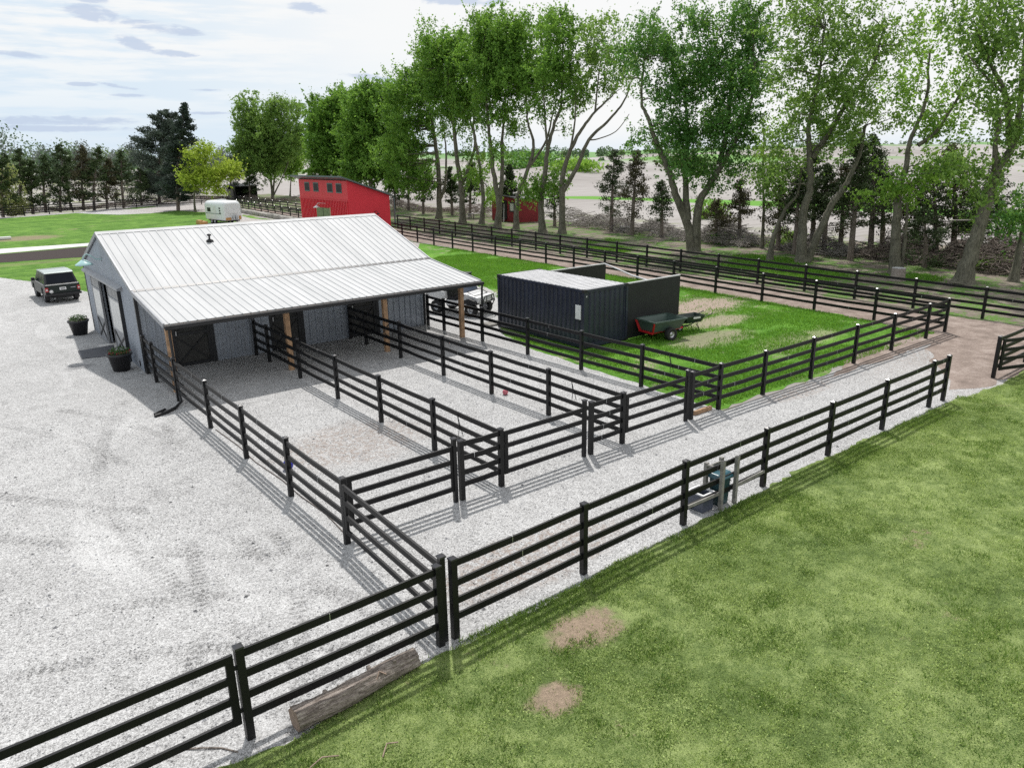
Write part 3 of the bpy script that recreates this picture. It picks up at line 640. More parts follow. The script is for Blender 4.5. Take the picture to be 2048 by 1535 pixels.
# ================================================================ dark green estate vehicle
M['suvgreen']=simple('dark_green_car_paint',(.010,.017,.014),.42,var=.1,spec=.35,coat=.08); M['suvroof']=simple('silver_roof_paint',(.42,.47,.45),.3,.3,var=.05,coat=.4)
M['chrome']=simple('bright_trim',(.6,.6,.6),.2,.9); M['redlens']=simple('red_lens',(.35,.01,.015),.2,spec=.8); M['amber']=simple('amber_lens',(.6,.2,.02),.2)
sv=thing('parked_suv','dark green boxy four-wheel-drive with silver roof parked on the gravel','car',(5.95,52.1,0),math.radians(2.5),world=False)
# body lower: side profile (y,z) extruded over x with tumblehome
def tumble(v):
    x,y,z=v; k=1-.06*max(0,(z-1.0))/.75 if z>1.0 else 1-.03*max(0,.55-z); return (x*k,y,z)
body=[(-2.2,.52),(-2.24,.62),(-2.22,1.08),(-2.14,1.12),(1.0,1.12),(2.05,1.06),(2.16,.95),(2.18,.52),(1.75,.50),(1.66,.80),(1.42,.93),(1.16,.80),(1.07,.45),(-.93,.45),(-1.02,.80),(-1.28,.93),(-1.54,.80),(-1.63,.50)]
MB().prism(body,-.90,.90,'x',tumble).build('body',M['suvgreen'],sv,bevel=.03)
MB().prism([(-2.10,1.10),(.95,1.10),(.42,1.70),(-1.78,1.70)],-.86,.86,'x',lambda v:(v[0]*(1-.15*(v[2]-1.1)/.6),v[1],v[2])).build('cabin',M['darktrim'],sv,bevel=.02)
MB().prism([(-1.86,1.69),(.50,1.69),(.40,1.765),(-.5,1.80),(-1.5,1.79),(-1.80,1.75)],-.745,.745,'x').build('roof',M['suvroof'],sv,bevel=.03)
def sidez(s,z): return s*(.86*(1-.15*(z-1.1)/.6)+.006)
for s in (-1,1):
    for (ya,yb,yc,yd) in ((-1.98,-1.25,-1.25,-1.72),(-1.15,-.35,-.35,-1.15),(-.27,.72,.35,-.27)):
        MB().add([(sidez(s,1.15),ya,1.15),(sidez(s,1.15),yb,1.15),(sidez(s,1.63),yc,1.63),(sidez(s,1.63),yd,1.63)],[(0,1,2,3)]).build('side_window',M['glass'],sv)
    MB().box(min(s*.90,s*1.08),max(s*.90,s*1.08),.55,.72,1.10,1.28).build('mirror',M['blackmat'],sv,bevel=.02)
    MB().add([(s*.905,-2.1,1.10),(s*.905,1.9,1.10),(s*.905,1.9,1.125),(s*.905,-2.1,1.125)],[(0,1,2,3)]).build('side_moulding',M['chrome'],sv)
    for y in (-1.28,1.42): wheel(sv,s*.76,y,.37,.22,sg=s)
    lt=MB().box(s*.90-.0 if s<0 else .74,-.74 if s<0 else .90,-2.262,-2.20,.72,.96).build('tail_lamp',M['redlens'],sv); MB().box(min(s*.78,s*.86),max(s*.78,s*.86),-2.27,-2.262,.80,.87).build('lens',M['white'],lt)
def rearp(z,o=.012): t=(z-1.10)/.6; return -2.10+.32*t-o
MB().add([(-.74,rearp(1.16),1.16),(.74,rearp(1.16),1.16),(.66,rearp(1.64),1.64),(-.66,rearp(1.64),1.64)],[(0,1,2,3)]).build('rear_window',M['glass'],sv)
MB().bar((0,rearp(1.15,.03),1.15),(.28,rearp(1.3,.03),1.22),.02,.02).build('wiper',M['blackmat'],sv)
MB().box(-.84,.84,-2.25,-2.22,1.08,1.105).build('tailgate_trim',M['chrome'],sv)
MB().box(-.92,.92,-2.36,-2.20,.47,.60).build('rear_bumper',M['blackmat'],sv,bevel=.03)
pl=MB().box(-.17,.17,-2.262,-2.245,.78,.93).build('number_plate',M['white'],sv); MB().box(-.11,.11,-2.268,-2.262,.83,.88).build('plate_characters',M['navy'],pl)
MB().lathe([(0,-.012),(.10,-.010),(.10,0),(0,0)],(-.60,-2.245,.72),'y',16).build('oval_badge',M['white'],sv)
MB().box(.40,.66,-2.252,-2.242,.86,.885).build('tailgate_lettering',M['rim'],sv)
MB().box(-.5,.5,-2.0,1.5,.28,.46).build('chassis',M['blackmat'],sv)
m=MB()
for s in (-1,1): m.box(s*.76-.13,s*.76+.13,-1.72,-1.69,.18,.50)
m.build('mud_flaps',M['blackmat'],sv)
MB().tube([(-.5,-2.1,.35),(-.5,-2.33,.33)],.03,8).build('exhaust',M['galv'],sv)
# ================================================================ utility vehicle
ut=thing('utility_vehicle','white side-by-side utility vehicle with black cage parked behind lean-to','utility vehicle',(21.6,31.8,0),math.radians(-160),world=False); ut.scale=(1.08,1.08,1.06)
M['utvwhite']=simple('white_plastic_body',(.82,.82,.82),.3,var=.04,coat=.3)
MB().prism([(.35,.55),(1.25,.55),(1.42,.75),(1.40,.95),(.55,1.10),(.35,.9)],-.62,.62,'x').build('hood',M['utvwhite'],ut,bevel=.04)
MB().prism([(-1.55,.75),(-.45,.75),(-.45,1.12),(-1.62,1.12)],-.72,.72,'x').build('cargo_bed',M['utvwhite'],ut,bevel=.03)
MB().box(-.66,.66,-1.55,-.5,1.121,1.14).build('bed_floor',M['blackmat'],ut)
MB().prism([(-.45,.45),(.9,.45),(.9,.62),(.35,.70),(-.45,.70)],-.66,.66,'x').build('tub',M['utvwhite'],ut,bevel=.03)
MB().prism([(-.4,.70),(.05,.70),(.05,.86),(-.3,.88),(-.42,1.4),(-.5,1.4)],-.55,.55,'x').build('seat',M['blackmat'],ut,bevel=.03)
m=MB()
for s in (-1,1):
    m.tube([(s*.6,.62,.95),(s*.58,.18,1.85),(s*.58,-.5,1.88),(s*.62,-.52,1.0)],.03,8)
for y,z in ((.18,1.85),(-.5,1.88)): m.tube([(-.58,y,z),(.58,y,z)],.03,8)
m.build('roll_cage',M['blackmat'],ut)
MB().box(-.62,.62,-.58,.25,1.885,1.925).build('roof',M['darktrim'],ut,bevel=.01)
MB().add([(-.56,.60,1.05),(.56,.60,1.05),(.54,.23,1.80),(-.54,.23,1.80)],[(0,1,2,3)]).build('windshield',simple('tinted_windshield',(.05,.07,.13),.1,spec=.9),ut)
MB().add([(-.56,-.53,1.12),(.56,-.53,1.12),(.54,-.51,1.82),(-.54,-.51,1.82)],[(0,1,2,3)]).build('rear_screen',M['glass'],ut)
for s in (-1,1):
    for y in (-1.0,1.0): wheel(ut,s*.62,y,.33,.24,rimr=.5)
    MB().lathe([(0,.02),(.08,.02),(.09,0),(.09,-.04)],(s*.42,1.40,.86),'y',14).build('headlight',M['white'],ut)
    MB().prism([(.62,.62),(1.38,.62),(1.3,.80),(1.0,.88),(.7,.80)],min(s*.5,s*.78),max(s*.5,s*.78),'x').build('fender',M['blackmat'],ut,bevel=.02)
m=MB().tube([(-.5,1.45,.45),(-.5,1.58,.7),(-.35,1.62,1.0),(.35,1.62,1.0),(.5,1.58,.7),(.5,1.45,.45)],.028,8).tube([(-.48,1.59,.72),(.48,1.59,.72)],.028,8).tube([(-.2,1.6,.72),(-.2,1.62,1.0)],.02,6).tube([(.2,1.6,.72),(.2,1.62,1.0)],.02,6); m.build('bull_bar',M['blackmat'],ut)
m=MB().tube([(-.55,1.15,1.0),(-.55,.75,1.17),(.55,.75,1.17),(.55,1.15,1.0),(-.55,1.15,1.0)],.018,6).tube([(-.5,-.6,1.2),(.0,-1.3,1.3),(.6,-1.6,1.18)],.03,6); m.build('rack',M['blackmat'],ut)
MB().box(-.1,.1,-.3,-.1,1.93,1.98).build('beacon_mount',M['blackmat'],ut)
# ================================================================ dump cart and wheelbarrow
M['cartgreen']=simple('green_cart_body',(.065,.10,.085),.45,var=.1); M['cartred']=simple('red_cart_frame',(.50,.02,.025),.4,var=.1)
ca=thing('dump_cart','green and red two-wheeled dump cart beside the container end','cart',(25.0,21.2,0),math.radians(-97),world=False)
# open tub with sloped sides, y forward (towards tongue)
def tub(x0,x1,y0,y1,zb,zt,inset,t=.03):
    m=MB()
    b=[(x0+inset,y0+inset*.6,zb),(x1-inset,y0+inset*.6,zb),(x1-inset,y1-inset,zb),(x0+inset,y1-inset,zb)]; c=[(x0,y0,zt),(x1,y0,zt),(x1,y1,zt),(x0,y1,zt)]
    ci=[(x0+t,y0+t,zt),(x1-t,y0+t,zt),(x1-t,y1-t,zt),(x0+t,y1-t,zt)]; bi=[(x0+inset+t,y0+inset*.6+t,zb+t),(x1-inset-t,y0+inset*.6+t,zb+t),(x1-inset-t,y1-inset-t,zb+t),(x0+inset+t,y1-inset-t,zb+t)]
    m.add(b+c+ci+bi,[(3,2,1,0),(0,1,5,4),(1,2,6,5),(2,3,7,6),(3,0,4,7),(4,5,9,8),(5,6,10,9),(6,7,11,10),(7,4,8,11),(8,9,13,12),(9,10,14,13),(10,11,15,14),(11,8,12,15),(12,13,14,15)])
    return m
tub(-.62,.62,-.95,.85,.42,.88,.18).build('tub',M['cartgreen'],ca)
m=MB().bar((-.66,-.98,.88),(.66,-.98,.88),.05,.06).bar((-.66,.88,.88),(.66,.88,.88),.05,.06).bar((-.65,-.98,.88),(-.65,.88,.88),.05,.06).bar((.65,-.98,.88),(.65,.88,.88),.05,.06); m.build('tub_rim',M['cartgreen'],ca)
m=MB().bar((-.60,-.97,.88),(-.42,-.88,.40),.06,.10).bar((.60,-.97,.88),(.42,-.88,.40),.06,.10).bar((-.44,-.9,.38),(.44,-.9,.38),.07,.08).bar((-.3,-.9,.36),(-.15,1.1,.36),.06,.07).bar((.3,-.9,.36),(.15,1.1,.36),.06,.07).bar((-.6,.86,.50),(-.6,.86,.72),.09,.10); m.build('frame',M['cartred'],ca)
MB().bar((0,1.05,.36),(0,1.6,.34),.06,.06).build('tongue',M['blackmat'],ca)
MB().tube([(-.6,0,.26),(.6,0,.26)],.03,8).build('axle',M['blackmat'],ca)
for s in (-1,1): wheel(ca,s*.64,-.05,.29,.22,rimr=.5)
MB().tube([(-.64,.4,.3),(-.64,.7,.62)],.02,6).build('dump_lever',M['blackmat'],ca)
wb_=thing('wheelbarrow','dark green wheelbarrow standing behind the dump cart','wheelbarrow',(27.1,21.3,0),math.radians(80),world=False)
M['barrow']=simple('dark_green_tray',(.022,.04,.032),.4)
tub(-.36,.36,-.55,.55,.38,.72,.16).build('tray',M['barrow'],wb_)
m=MB()
for s in (-1,1): m.tube([(s*.12,.65,.22),(s*.2,.1,.34),(s*.3,-.6,.62),(s*.32,-1.05,.74)],.02,6)
m.build('handles',M['blackmat'],wb_)
m=MB()
for s in (-1,1): m.tube([(s*.22,-.2,.38),(s*.25,-.35,.0),(s*.26,-.1,.36)],.015,6)
m.build('stand',M['blackmat'],wb_); wheel(wb_,0,.62,.19,.09,rimr=.5)
MB().box(-.375,-.36,-.25,.15,.60,.68).build('lettering',M['white'],wb_)
# ================================================================ waste bin + feeder frame
M['bingreen']=simple('dark_green_plastic',(.018,.055,.062),.4,var=.15)
bn=thing('waste_bin','dark teal plastic lidded bin behind grey timber posts','bin',(13.5,9.48,0))
MB().prism([(13.30,9.34),(13.70,9.34),(13.70,9.68),(13.30,9.68)],0,.66,'z',lambda v:(13.50+(v[0]-13.50)*(.85+.2*v[2]),9.51+(v[1]-9.51)*(.85+.2*v[2]),v[2])).build('body',M['bingreen'],bn,bevel=.04)
MB().prism([(9.30,.66),(9.72,.66),(9.72,.71),(9.62,.79),(9.40,.79),(9.30,.71)],13.27,13.73,'x').build('lid',simple('blue_green_lid',(.03,.10,.13),.3),bn,bevel=.03)
m=MB()
for z in (.30,.45,.58): m.box(13.32,13.68,9.335,9.35,z,z+.02)
m.build('ribs',M['bingreen'],bn)
fd=thing('feed_trough','low dark open trough box on the gravel beside the bin','trough',(12.95,9.55,0))
m=MB(); m.box(12.75,13.12,9.38,9.41,.02,.42).box(12.75,13.12,9.79,9.82,.02,.42).box(12.75,12.78,9.41,9.79,.02,.42).box(13.09,13.12,9.41,9.79,.02,.42).box(12.78,13.09,9.41,9.79,.02,.05); m.build('box',simple('slate_plastic',(.07,.08,.11),.5),fd)
m=MB().bar((12.73,9.39,.44),(13.14,9.39,.44),.05,.03).bar((12.73,9.81,.44),(13.14,9.81,.44),.05,.03).bar((12.75,9.37,.442),(12.75,9.83,.442),.05,.03).bar((13.12,9.37,.442),(13.12,9.83,.442),.05,.03); m.build('rim',M['white'],fd)
sf=thing('feeder_stand','weathered grey timber stand of four posts around the teal bin','timber stand',(13.2,9.25,0))
for x,y,h in ((13.21,9.25,1.22),(13.24,9.72,1.02),(13.77,9.27,1.18),(13.80,9.72,1.00)): MB().box(x-.042,x+.042,y-.042,y+.042,0,h).build('post',M['greywood'],sf)
for a,b in (((13.29,9.70,.90),(13.75,9.70,.90)),((12.1,9.30,.42),(13.165,9.28,.42)),((13.82,9.28,.42),(14.98,9.32,.44))): MB().bar(a,b,.035,.07).build('rail',M['greywood'],sf)
m=MB().box(13.19,13.26,9.30,9.67,.96,1.0); m.build('bracket',M['greywood'],sf)
# ================================================================ fallen log
def logmat():
    m,n,b=material('log_bark'); p=n.obj(); q=n.scale(p,1.6,14,14)
    f=n.noise(q,2.2,6,.7,.6); f2=n.noise(p,30,3,.7); t=n.math('ADD',n.math('MULTIPLY',f,.75),n.math('MULTIPLY',f2,.25))
    n.put(b.inputs['Base Color'],n.ramp(t,[(.34,(.05,.04,.035)),(.46,(.20,.165,.14)),(.58,(.38,.33,.29)),(.72,(.58,.52,.47))])); b.inputs['Roughness'].default_value=.9
    n.put(b.inputs['Normal'],n.bump(t,1,.05)); return m
M['bark']=logmat()
lg=thing('fallen_log','thick weathered cedar log lying on grass below the fence','log',(2.98,8.98,0))
P0=Vector((2.90,8.90,.165));P1=Vector((4.98,9.0,.15)); ax=(P1-P0).normalized(); s1=ax.cross(Vector((0,0,1))).normalized(); u1=s1.cross(ax)
m=MB(); vs=[];nseg,nr=44,40
for i in range(nseg+1):
    t=i/nseg; c=P0.lerp(P1,t)+s1*.03*math.sin(t*5)
    for k in range(nr):
        a=2*PI*k/nr; r=(.175-.02*t)*(1+.04*math.sin(3*a+2*t*2)+.04*math.sin(7*a+t*3))+.035*mnoise.noise(Vector((t*2,math.cos(a)*5,math.sin(a)*5)))+.02*mnoise.noise(Vector((t*12,math.cos(a)*14,math.sin(a)*14)))
        vs.append(c+(s1*math.cos(a)+u1*math.sin(a))*r)
m.add(vs,[(i*nr+k,i*nr+(k+1)%nr,(i+1)*nr+(k+1)%nr,(i+1)*nr+k) for i in range(nseg) for k in range(nr)],True)
m.build('trunk',M['bark'],lg)
M['endgrain']=simple('cut_wood',(.30,.22,.17),.85,var=.3,vscale=12)
MB().add([v-ax*.002 for v in vs[:nr]]+[P0-ax*.01],[(k,(k+1)%nr,nr) for k in range(nr)]).build('cut_end',M['endgrain'],lg)
MB().add([v+ax*.002 for v in vs[-nr:]]+[P1+ax*.01],[(k,(k+1)%nr,nr) for k in range(nr)]).build('cut_end',M['endgrain'],lg)
m=MB()
for (t,a,l) in ((.25,1.9,.05),(.62,2.2,.08),(.8,1.4,.05),(.5,.6,.03)):
    c=P0.lerp(P1,t); dr=(s1*math.cos(a)+u1*math.sin(a)); m.tube([c+dr*.12,c+dr*(.15+l)],[.05,.03],8)
m.build('branch_stubs',M['bark'],lg)
m=MB().tube([P0.lerp(P1,.62)+Vector((0,-.13,.08)),P0.lerp(P1,.66)+Vector((0,-.07,.155)),P0.lerp(P1,.7)+Vector((0,-.14,.10))],.012,6); m.build('bark_strip',M['endgrain'],lg)
# small things on the ground
def stick(lab,pts,r,mat='greywood',name='stick',cat='stick',group=None): tag(MB().tube(pts,r,6).build(name,M[mat]),lab,cat,group)
stick('thin bent twig on the gravel at the bottom edge',[(1.55,9.5,.02),(1.75,9.35,.03),(1.95,9.2,.02),(2.1,8.98,.02)],.012,'bark')
stick('short pale twig on grass left of the log',[(2.75,8.05,.05),(2.95,8.1,.07),(3.15,8.0,.05)],.010,'endgrain')
stick('small forked twig below the log on the lawn',[(3.6,7.6,.05),(3.75,7.75,.08),(3.9,7.7,.05)],.010,'endgrain')
M['ball1']=simple('blue_rubber',(.03,.035,.35),.4); M['ball2']=simple('pink_rubber',(.6,.16,.20),.4)
def ball(lab,x,y,z,r,mat,g=None): tag(MB().lathe([(r*math.sin(PI*i/12),-r*math.cos(PI*i/12)) for i in range(13)],(x,y,z),'z',18).build('ball',M[mat]),lab,'ball',g)
ball('blue ball on gravel behind the first pen fence',6.5,17.95,.14,.14,'ball1'); ball('small pink ball on gravel at the second pen divider',14.75,19.25,.1,.10,'ball2')
tag(MB().tube([(5.98,22.3,.02),(6.05,20.5,.02),(6.0,19.0,.02),(6.1,17.4,.02),(6.08,16.2,.02),(6.15,14.9,.02),(6.05,13.6,.02)],.014,6).build('ground_hose',simple('thin_cable',(.10,.08,.07),.6)),'thin dark hose lying along foot of the first pen fence','hose')
def rope(lab,x,y,z): tag(MB().tube([(x,y,z),(x+.02,y-.05,z-.35),(x-.05,y-.1,z-.6),(x+.05,y-.18,z-.62),(x+.03,y-.06,z-.3),(x+.0,y,z)],.010,6).build('lead_rope',M['blackmat']),lab,'rope','black ropes hung on fence rails')
rope('black rope looped over the second pen fence rail',10.13,15.3,1.45); rope('black rope hanging from the third pen fence rail',14.43,15.6,1.45); rope('thin black rope hanging on paddock fence rail near the corner',18.85,15.6,1.45)
tag(MB().tube([(14.62,27.2,1.62),(14.66,27.2,.5)],.02,8).tube([(14.4,27.0,.9),(14.5,26.8,1.2),(14.8,26.9,1.3),(14.9,27.0,1.0),(14.7,26.9,.6),(14.45,27.0,.85)],.02,8).build('hose_reel',M['blackmat']),'coiled black hose hung on fence under the lean-to','hose')
tag(MB().box(19.2,20.9,13.42,13.5,.0,.12).build('timber_edging',M['wood']) if False else MB().box(17.9,18.75,13.7,13.78,.0,.14).build('timber_edging',M['wood']),'brown timber edging board at paddock corner by third gate','timber edging')
# ================================================================ red barn
def red(name,c): return simple(name,c,.5,.1,var=.06,vscale=.7)
M['red']=red('bright_red_steel',(.62,.03,.05)); M['gtrim']=simple('grey_green_metal',(.12,.15,.16),.4,.4); M['olive']=simple('olive_door',(.14,.19,.08),.55)
rb=thing('red_barn','bright red metal barn with slanted single-pitch roof and small square windows','barn',(33.2,67.5,0))
rx0,rx1,ry0,ry1=33.2,37.7,67.6,79.0; zt0,zt1=5.72,4.15
MB().prism([(rx0,0),(rx1,0),(rx1,zt1),(rx0,zt0)],ry0,ry0+.1,'y').build('wall',M['red'],rb)
MB().prism([(rx0,0),(rx1,0),(rx1,zt1),(rx0,zt0)],ry1-.1,ry1,'y').build('wall',M['red'],rb)
MB().box(rx1-.1,rx1,ry0+.1,ry1-.1,0,zt1-.02).build('wall',M['red'],rb)
m=MB().box(rx0,rx0+.1,ry0+.1,ry1-.1,0,zt0-.04); y=ry0+.2
while y<ry1-.1:
    z0=3.0 if 71.6<y<75.0 else 0
    m.box(rx0-.09,rx0,y-.07,y+.07,z0,3.75); y+=.36
m.box(rx0-.10,rx0,ry0,ry1,3.75,3.83); m.build('wall',M['red'],rb)
for wy in (69.4,71.4,74.7,76.9):
    w_=MB().box(rx0-.035,rx0,wy-.62,wy+.62,4.50,5.42).build('window_frame',M['gtrim'],rb); MB().box(rx0-.05,rx0-.037,wy-.50,wy+.50,4.60,5.32).build('pane',M['glass'],w_)
dr=MB().box(rx0-.07,rx0-.01,71.7,74.9,0,2.95).build('double_door',M['olive'],rb); MB().box(rx0-.09,rx0-.071,73.27,73.33,0,2.95).build('door_seam',M['darktrim'],dr); MB().box(rx0-.09,rx0-.02,71.45,71.7,0,3.05).build('door_jamb',M['wood'],rb)
MB().prism([(rx0-.7,6.0),(rx1+.35,4.03),(rx1+.35,4.15),(rx0-.7,6.14)],ry0-.35,ry1+.5,'y').build('roof',M['gtrim'],rb)
MB().box(rx1+.30,rx1+.42,ry0-.3,ry0-.2,1.2,3.95).build('downspout',M['gtrim'],rb)
wn=MB().box(35.5,36.6,ry0-.03,ry0,1.3,2.1).build('window_frame',M['darktrim'],rb); MB().box(35.6,36.5,ry0-.04,ry0-.031,1.4,2.0).build('pane',M['glass'],wn)
m=MB().tube([(rx0-.05,72.5,3.4),(rx0-.9,72.5,3.5),(rx0-1.1,72.5,3.3)],.025,6).lathe([(.04,.12),(.35,-.06),(.33,-.09),(.03,.05)],(rx0-1.1,72.5,3.15),'z',16); m.build('wall_lamp',M['white'],rb)
m=MB().tube([(35.9,ry0-.02,2.6),(36.0,ry0-.25,2.75),(36.15,ry0-.35,2.6)],.025,6).lathe([(.02,.06),(.16,-.06),(.15,-.08)],(36.15,ry0-.35,2.5),'z',12); m.build('wall_lamp',M['blackmat'],rb)
MB().box(rx0-.03,rx0-.02,74.1,74.6,3.15,3.4).build('small_sign',M['wood'],rb)
# small dark red shed under the maples
M['red2']=simple('dark_red_boards',(.23,.018,.025),.75,var=.2,vscale=3)
rs=thing('small_red_shed','small dark red shed with black roof under the maples','shed',(57,71,0))
A=Vector((57.6,77.2,0));B=Vector((57.0,71.2,0));Cc=Vector((60.4,70.6,0)); Zv=Vector((0,0,1)); D_=A+(Cc-B)
def wq(a,b,h0,h1,mat,nm,th=.08,par=rs):
    d=(b-a).normalized(); o=Vector((-d.y,d.x,0))*th
    return MB().hexa([a,b,b+o,a+o,a+Zv*h0,b+Zv*h1,b+o+Zv*h1,a+o+Zv*h0]).build(nm,mat,par)
wq(A,B,3.15,2.75,M['red2'],'wall'); wq(B,Cc,2.75,2.55,M['red2'],'wall'); wq(Cc,D_,2.55,2.9,M['red2'],'wall'); wq(D_,A,2.9,3.15,M['red2'],'wall')
c0=(A+B+Cc+D_)/4
def ex(p,h): q=c0+(p-c0)*1.12; return (q.x,q.y,h)
MB().hexa([ex(A,3.16),ex(B,2.76),ex(Cc,2.60),ex(D_,3.0),ex(A,3.28),ex(B,2.88),ex(Cc,2.72),ex(D_,3.12)]).build('roof',M['darktrim'],rs)
d_=(B-A).normalized(); o_=Vector((d_.y,-d_.x,0)); o_=o_ if o_.x<0 else -o_
for (s0,s1,z0,z1,mt,nm) in ((2.1,3.6,.25,2.5,'dark','door'),(4.2,5.3,1.2,2.35,'darktrim','window_frame')):
    p=A+d_*s0+o_*.02;q_=A+d_*s1+o_*.02; e=MB().hexa([p+Zv*z0,q_+Zv*z0,q_+o_*.04+Zv*z0,p+o_*.04+Zv*z0,p+Zv*z1,q_+Zv*z1,q_+o_*.04+Zv*z1,p+o_*.04+Zv*z1]).build(nm,M[mt],rs)
    if nm!='door':
        p+=d_*.15+o_*.05;q_-=d_*.15-o_*.05; MB().add([p+Zv*(z0+.15),q_+Zv*(z0+.15),q_+Zv*(z1-.15),p+Zv*(z1-.15)],[(0,1,2,3)]).build('pane',M['panel'],e)
for k in range(3):
    p=A+d_*2.0+o_*(.75-.25*k);q_=A+d_*3.7+o_*(.75-.25*k); MB().bar(p+Zv*(.10+.16*k),q_+Zv*(.10+.16*k),.26,.05).build('step',M['greywood'],rs)
tag(MB().bar((56.2,73.0,0.0),(56.75,73.6,2.1),.07,.07).build('leaning_pole',M['panel']),'pale pole leaning on the small red shed','pole')
tag(MB().box(55.4,56.0,79.2,80.6,.35,.42).box(55.9,56.4,79.2,80.6,.60,.67).box(55.5,55.6,79.3,79.4,0,.36).box(55.5,55.6,80.4,80.5,0,.36).box(56.2,56.3,79.3,79.4,0,.6).box(56.2,56.3,80.4,80.5,0,.6).build('wooden_steps',M['greywood']),'grey wooden steps beside the small red shed','steps')
# black run-in shed far away
bs=thing('run_in_shed','distant black open-front shed below the bare cedars','shed',(52.5,158,0))
MB().box(52,56.5,160,160.1,0,2.9).build('wall',M['dark'],bs); MB().box(52,52.1,156,160,0,2.8).build('wall',M['dark'],bs); MB().box(56.4,56.5,156,160,0,2.8).build('wall',M['dark'],bs); MB().hexa([(51.8,155.7,2.5),(56.8,155.7,2.5),(56.8,160.3,2.9),(51.8,160.3,2.9),(51.8,155.7,2.62),(56.8,155.7,2.62),(56.8,160.3,3.02),(51.8,160.3,3.02)]).build('roof',M['darktrim'],bs)
MB().box(50.8,51.95,157,157.1,0,2.0).build('side_panel',M['greywood'],bs)
# ================================================================ travel trailer
M['alu']=simple('polished_aluminium',(.72,.74,.75),.4,.1,var=.06); M['rust']=simple('ochre_panel',(.50,.27,.09),.5)
tr=thing('travel_trailer','white rounded vintage travel trailer on the lawn edge','trailer',(31.3,99.4,0),math.radians(8),world=False)
def rrprof(w_,z0,z1,r,k=6):
    p=[]
    for cx,cz,a0 in ((w_/2-r,z0+.15,-PI/2),(w_/2-r,z1-r,0),(-w_/2+r,z1-r,PI/2),(-w_/2+r,z0+.15,PI)):
        rr=r if cz>z0+.2 else .15
        for i in range(k+1): a=a0+PI/2*i/k; p.append((cx+(math.cos(a)*rr if rr==r else math.copysign(r-.15,cx)+math.cos(a)*rr),cz+math.sin(a)*rr))
    return p
secs=[(-2.6,.80,.86),(-2.5,.93,.94),(-2.2,1,1),(2.2,1,1),(2.5,.94,.95),(2.62,.82,.88)]
pr_=rrprof(2.5,.5,2.85,.55); m=MB(); vs=[]
for y,sx,sz in secs: vs+=[(x*sx,y,.5+(z-.5)*sz) for x,z in pr_]
k=len(pr_); m.add(vs,[(i*k+j,i*k+(j+1)%k,(i+1)*k+(j+1)%k,(i+1)*k+j) for i in range(len(secs)-1) for j in range(k)],True); m.add(vs[:k],[tuple(range(k-1,-1,-1))]); m.add(vs[-k:],[tuple(range(k))]); m.build('shell',M['alu'],tr)
MB().box(-.7,.7,-2.64,-2.60,1.35,2.15).build('front_window',M['alu'],tr); MB().box(-1.0,-.3,-2.66,-2.56,.55,.85).build('lower_panel',M['rust'],tr); MB().box(.75,1.05,-2.62,-2.5,.55,1.0).build('lower_panel',M['rust'],tr)
MB().lathe([(.13,0),(.13,.5),(.05,.58),(0,.58)],(.0,-2.85,.55),'z',14).build('gas_bottle',M['galv'],tr); MB().lathe([(.13,0),(.13,.5),(.05,.58),(0,.58)],(.33,-2.85,.55),'z',14).build('gas_bottle',M['galv'],tr)
MB().box(-1.275,-1.25,-.6,.0,.75,2.2).build('door',M['panel'],tr)
m=MB()
for z in (1.3,1.6,1.9): m.box(-1.28,-1.25,-1.9,-1.55,z,z+.18)
m.build('vents',M['darktrim'],tr); MB().box(-1.27,-1.25,.8,1.7,1.5,2.0).build('side_window',M['glass'],tr); MB().box(-1.28,-1.25,-2.1,2.2,1.28,1.33).build('side_stripe',M['gtrim'],tr)
MB().box(-.4,.4,-.5,.5,2.85,2.98).build('roof_vent',M['white'],tr); MB().box(-.9,.9,-2.5,2.5,.35,.52).build('chassis',M['blackmat'],tr)
for s in (-1,1):
    for y in (.1,.95): wheel(tr,s*1.1,y,.36,.22)
MB().bar((0,-2.6,.45),(0,-3.7,.4),.1,.1).build('tow_bar',M['blackmat'],tr)
tag(MB().box(28.3,29.3,99.6,101.2,0,.35).box(28.3,28.8,99.8,101.0,.35,.5).build('timber_step',M['rust'],bevel=.02),'brown wooden step box beside the travel trailer','step')
tag(MB().box(6.6,7.9,96.6,97.3,.05,.3).build('white_bench',M['white'],bevel=.03),'low white slab bench on the left lawn','bench')
# stone edging
M['stone']=simple('rough_stone',(.33,.31,.28),.9,var=.35,vscale=2,bump=.8,bscale=6)
def rock(name,x,y,sx,sy,sz,rz,lab,cat,group):
    m=MB(); vs=[];n1,n2=8,12
    for i in range(n1+1):
        for j in range(n2):
            a=PI*i/n1;b=2*PI*j/n2; v=Vector((math.sin(a)*math.cos(b),math.sin(a)*math.sin(b),math.cos(a))); v=Vector([math.copysign(abs(c)**.6,c) for c in v]); k=1+.22*mnoise.noise(v*1.7+Vector((x,y,0)))
            p=Vector((v.x*sx*k,v.y*sy*k,v.z*sz*k)); p.rotate(Matrix.Rotation(rz,3,'Z')); vs.append((x+p.x,y+p.y,sz*.8+p.z))
    m.add(vs,[(i*n2+j,i*n2+(j+1)%n2,(i+1)*n2+(j+1)%n2,(i+1)*n2+j) for i in range(n1) for j in range(n2)],False)
    return tag(m.build(name,M['stone']),lab,cat,group)
for i,y in enumerate(np.arange(83.5,120,2.15)): rock('edging_stone',37.9+(y-83)*.055,y,.42,1.0,.33,random.uniform(-.1,.1),'rough grey edging stone in the row below the far lane fence','stone','edging stones below the far lane fence')
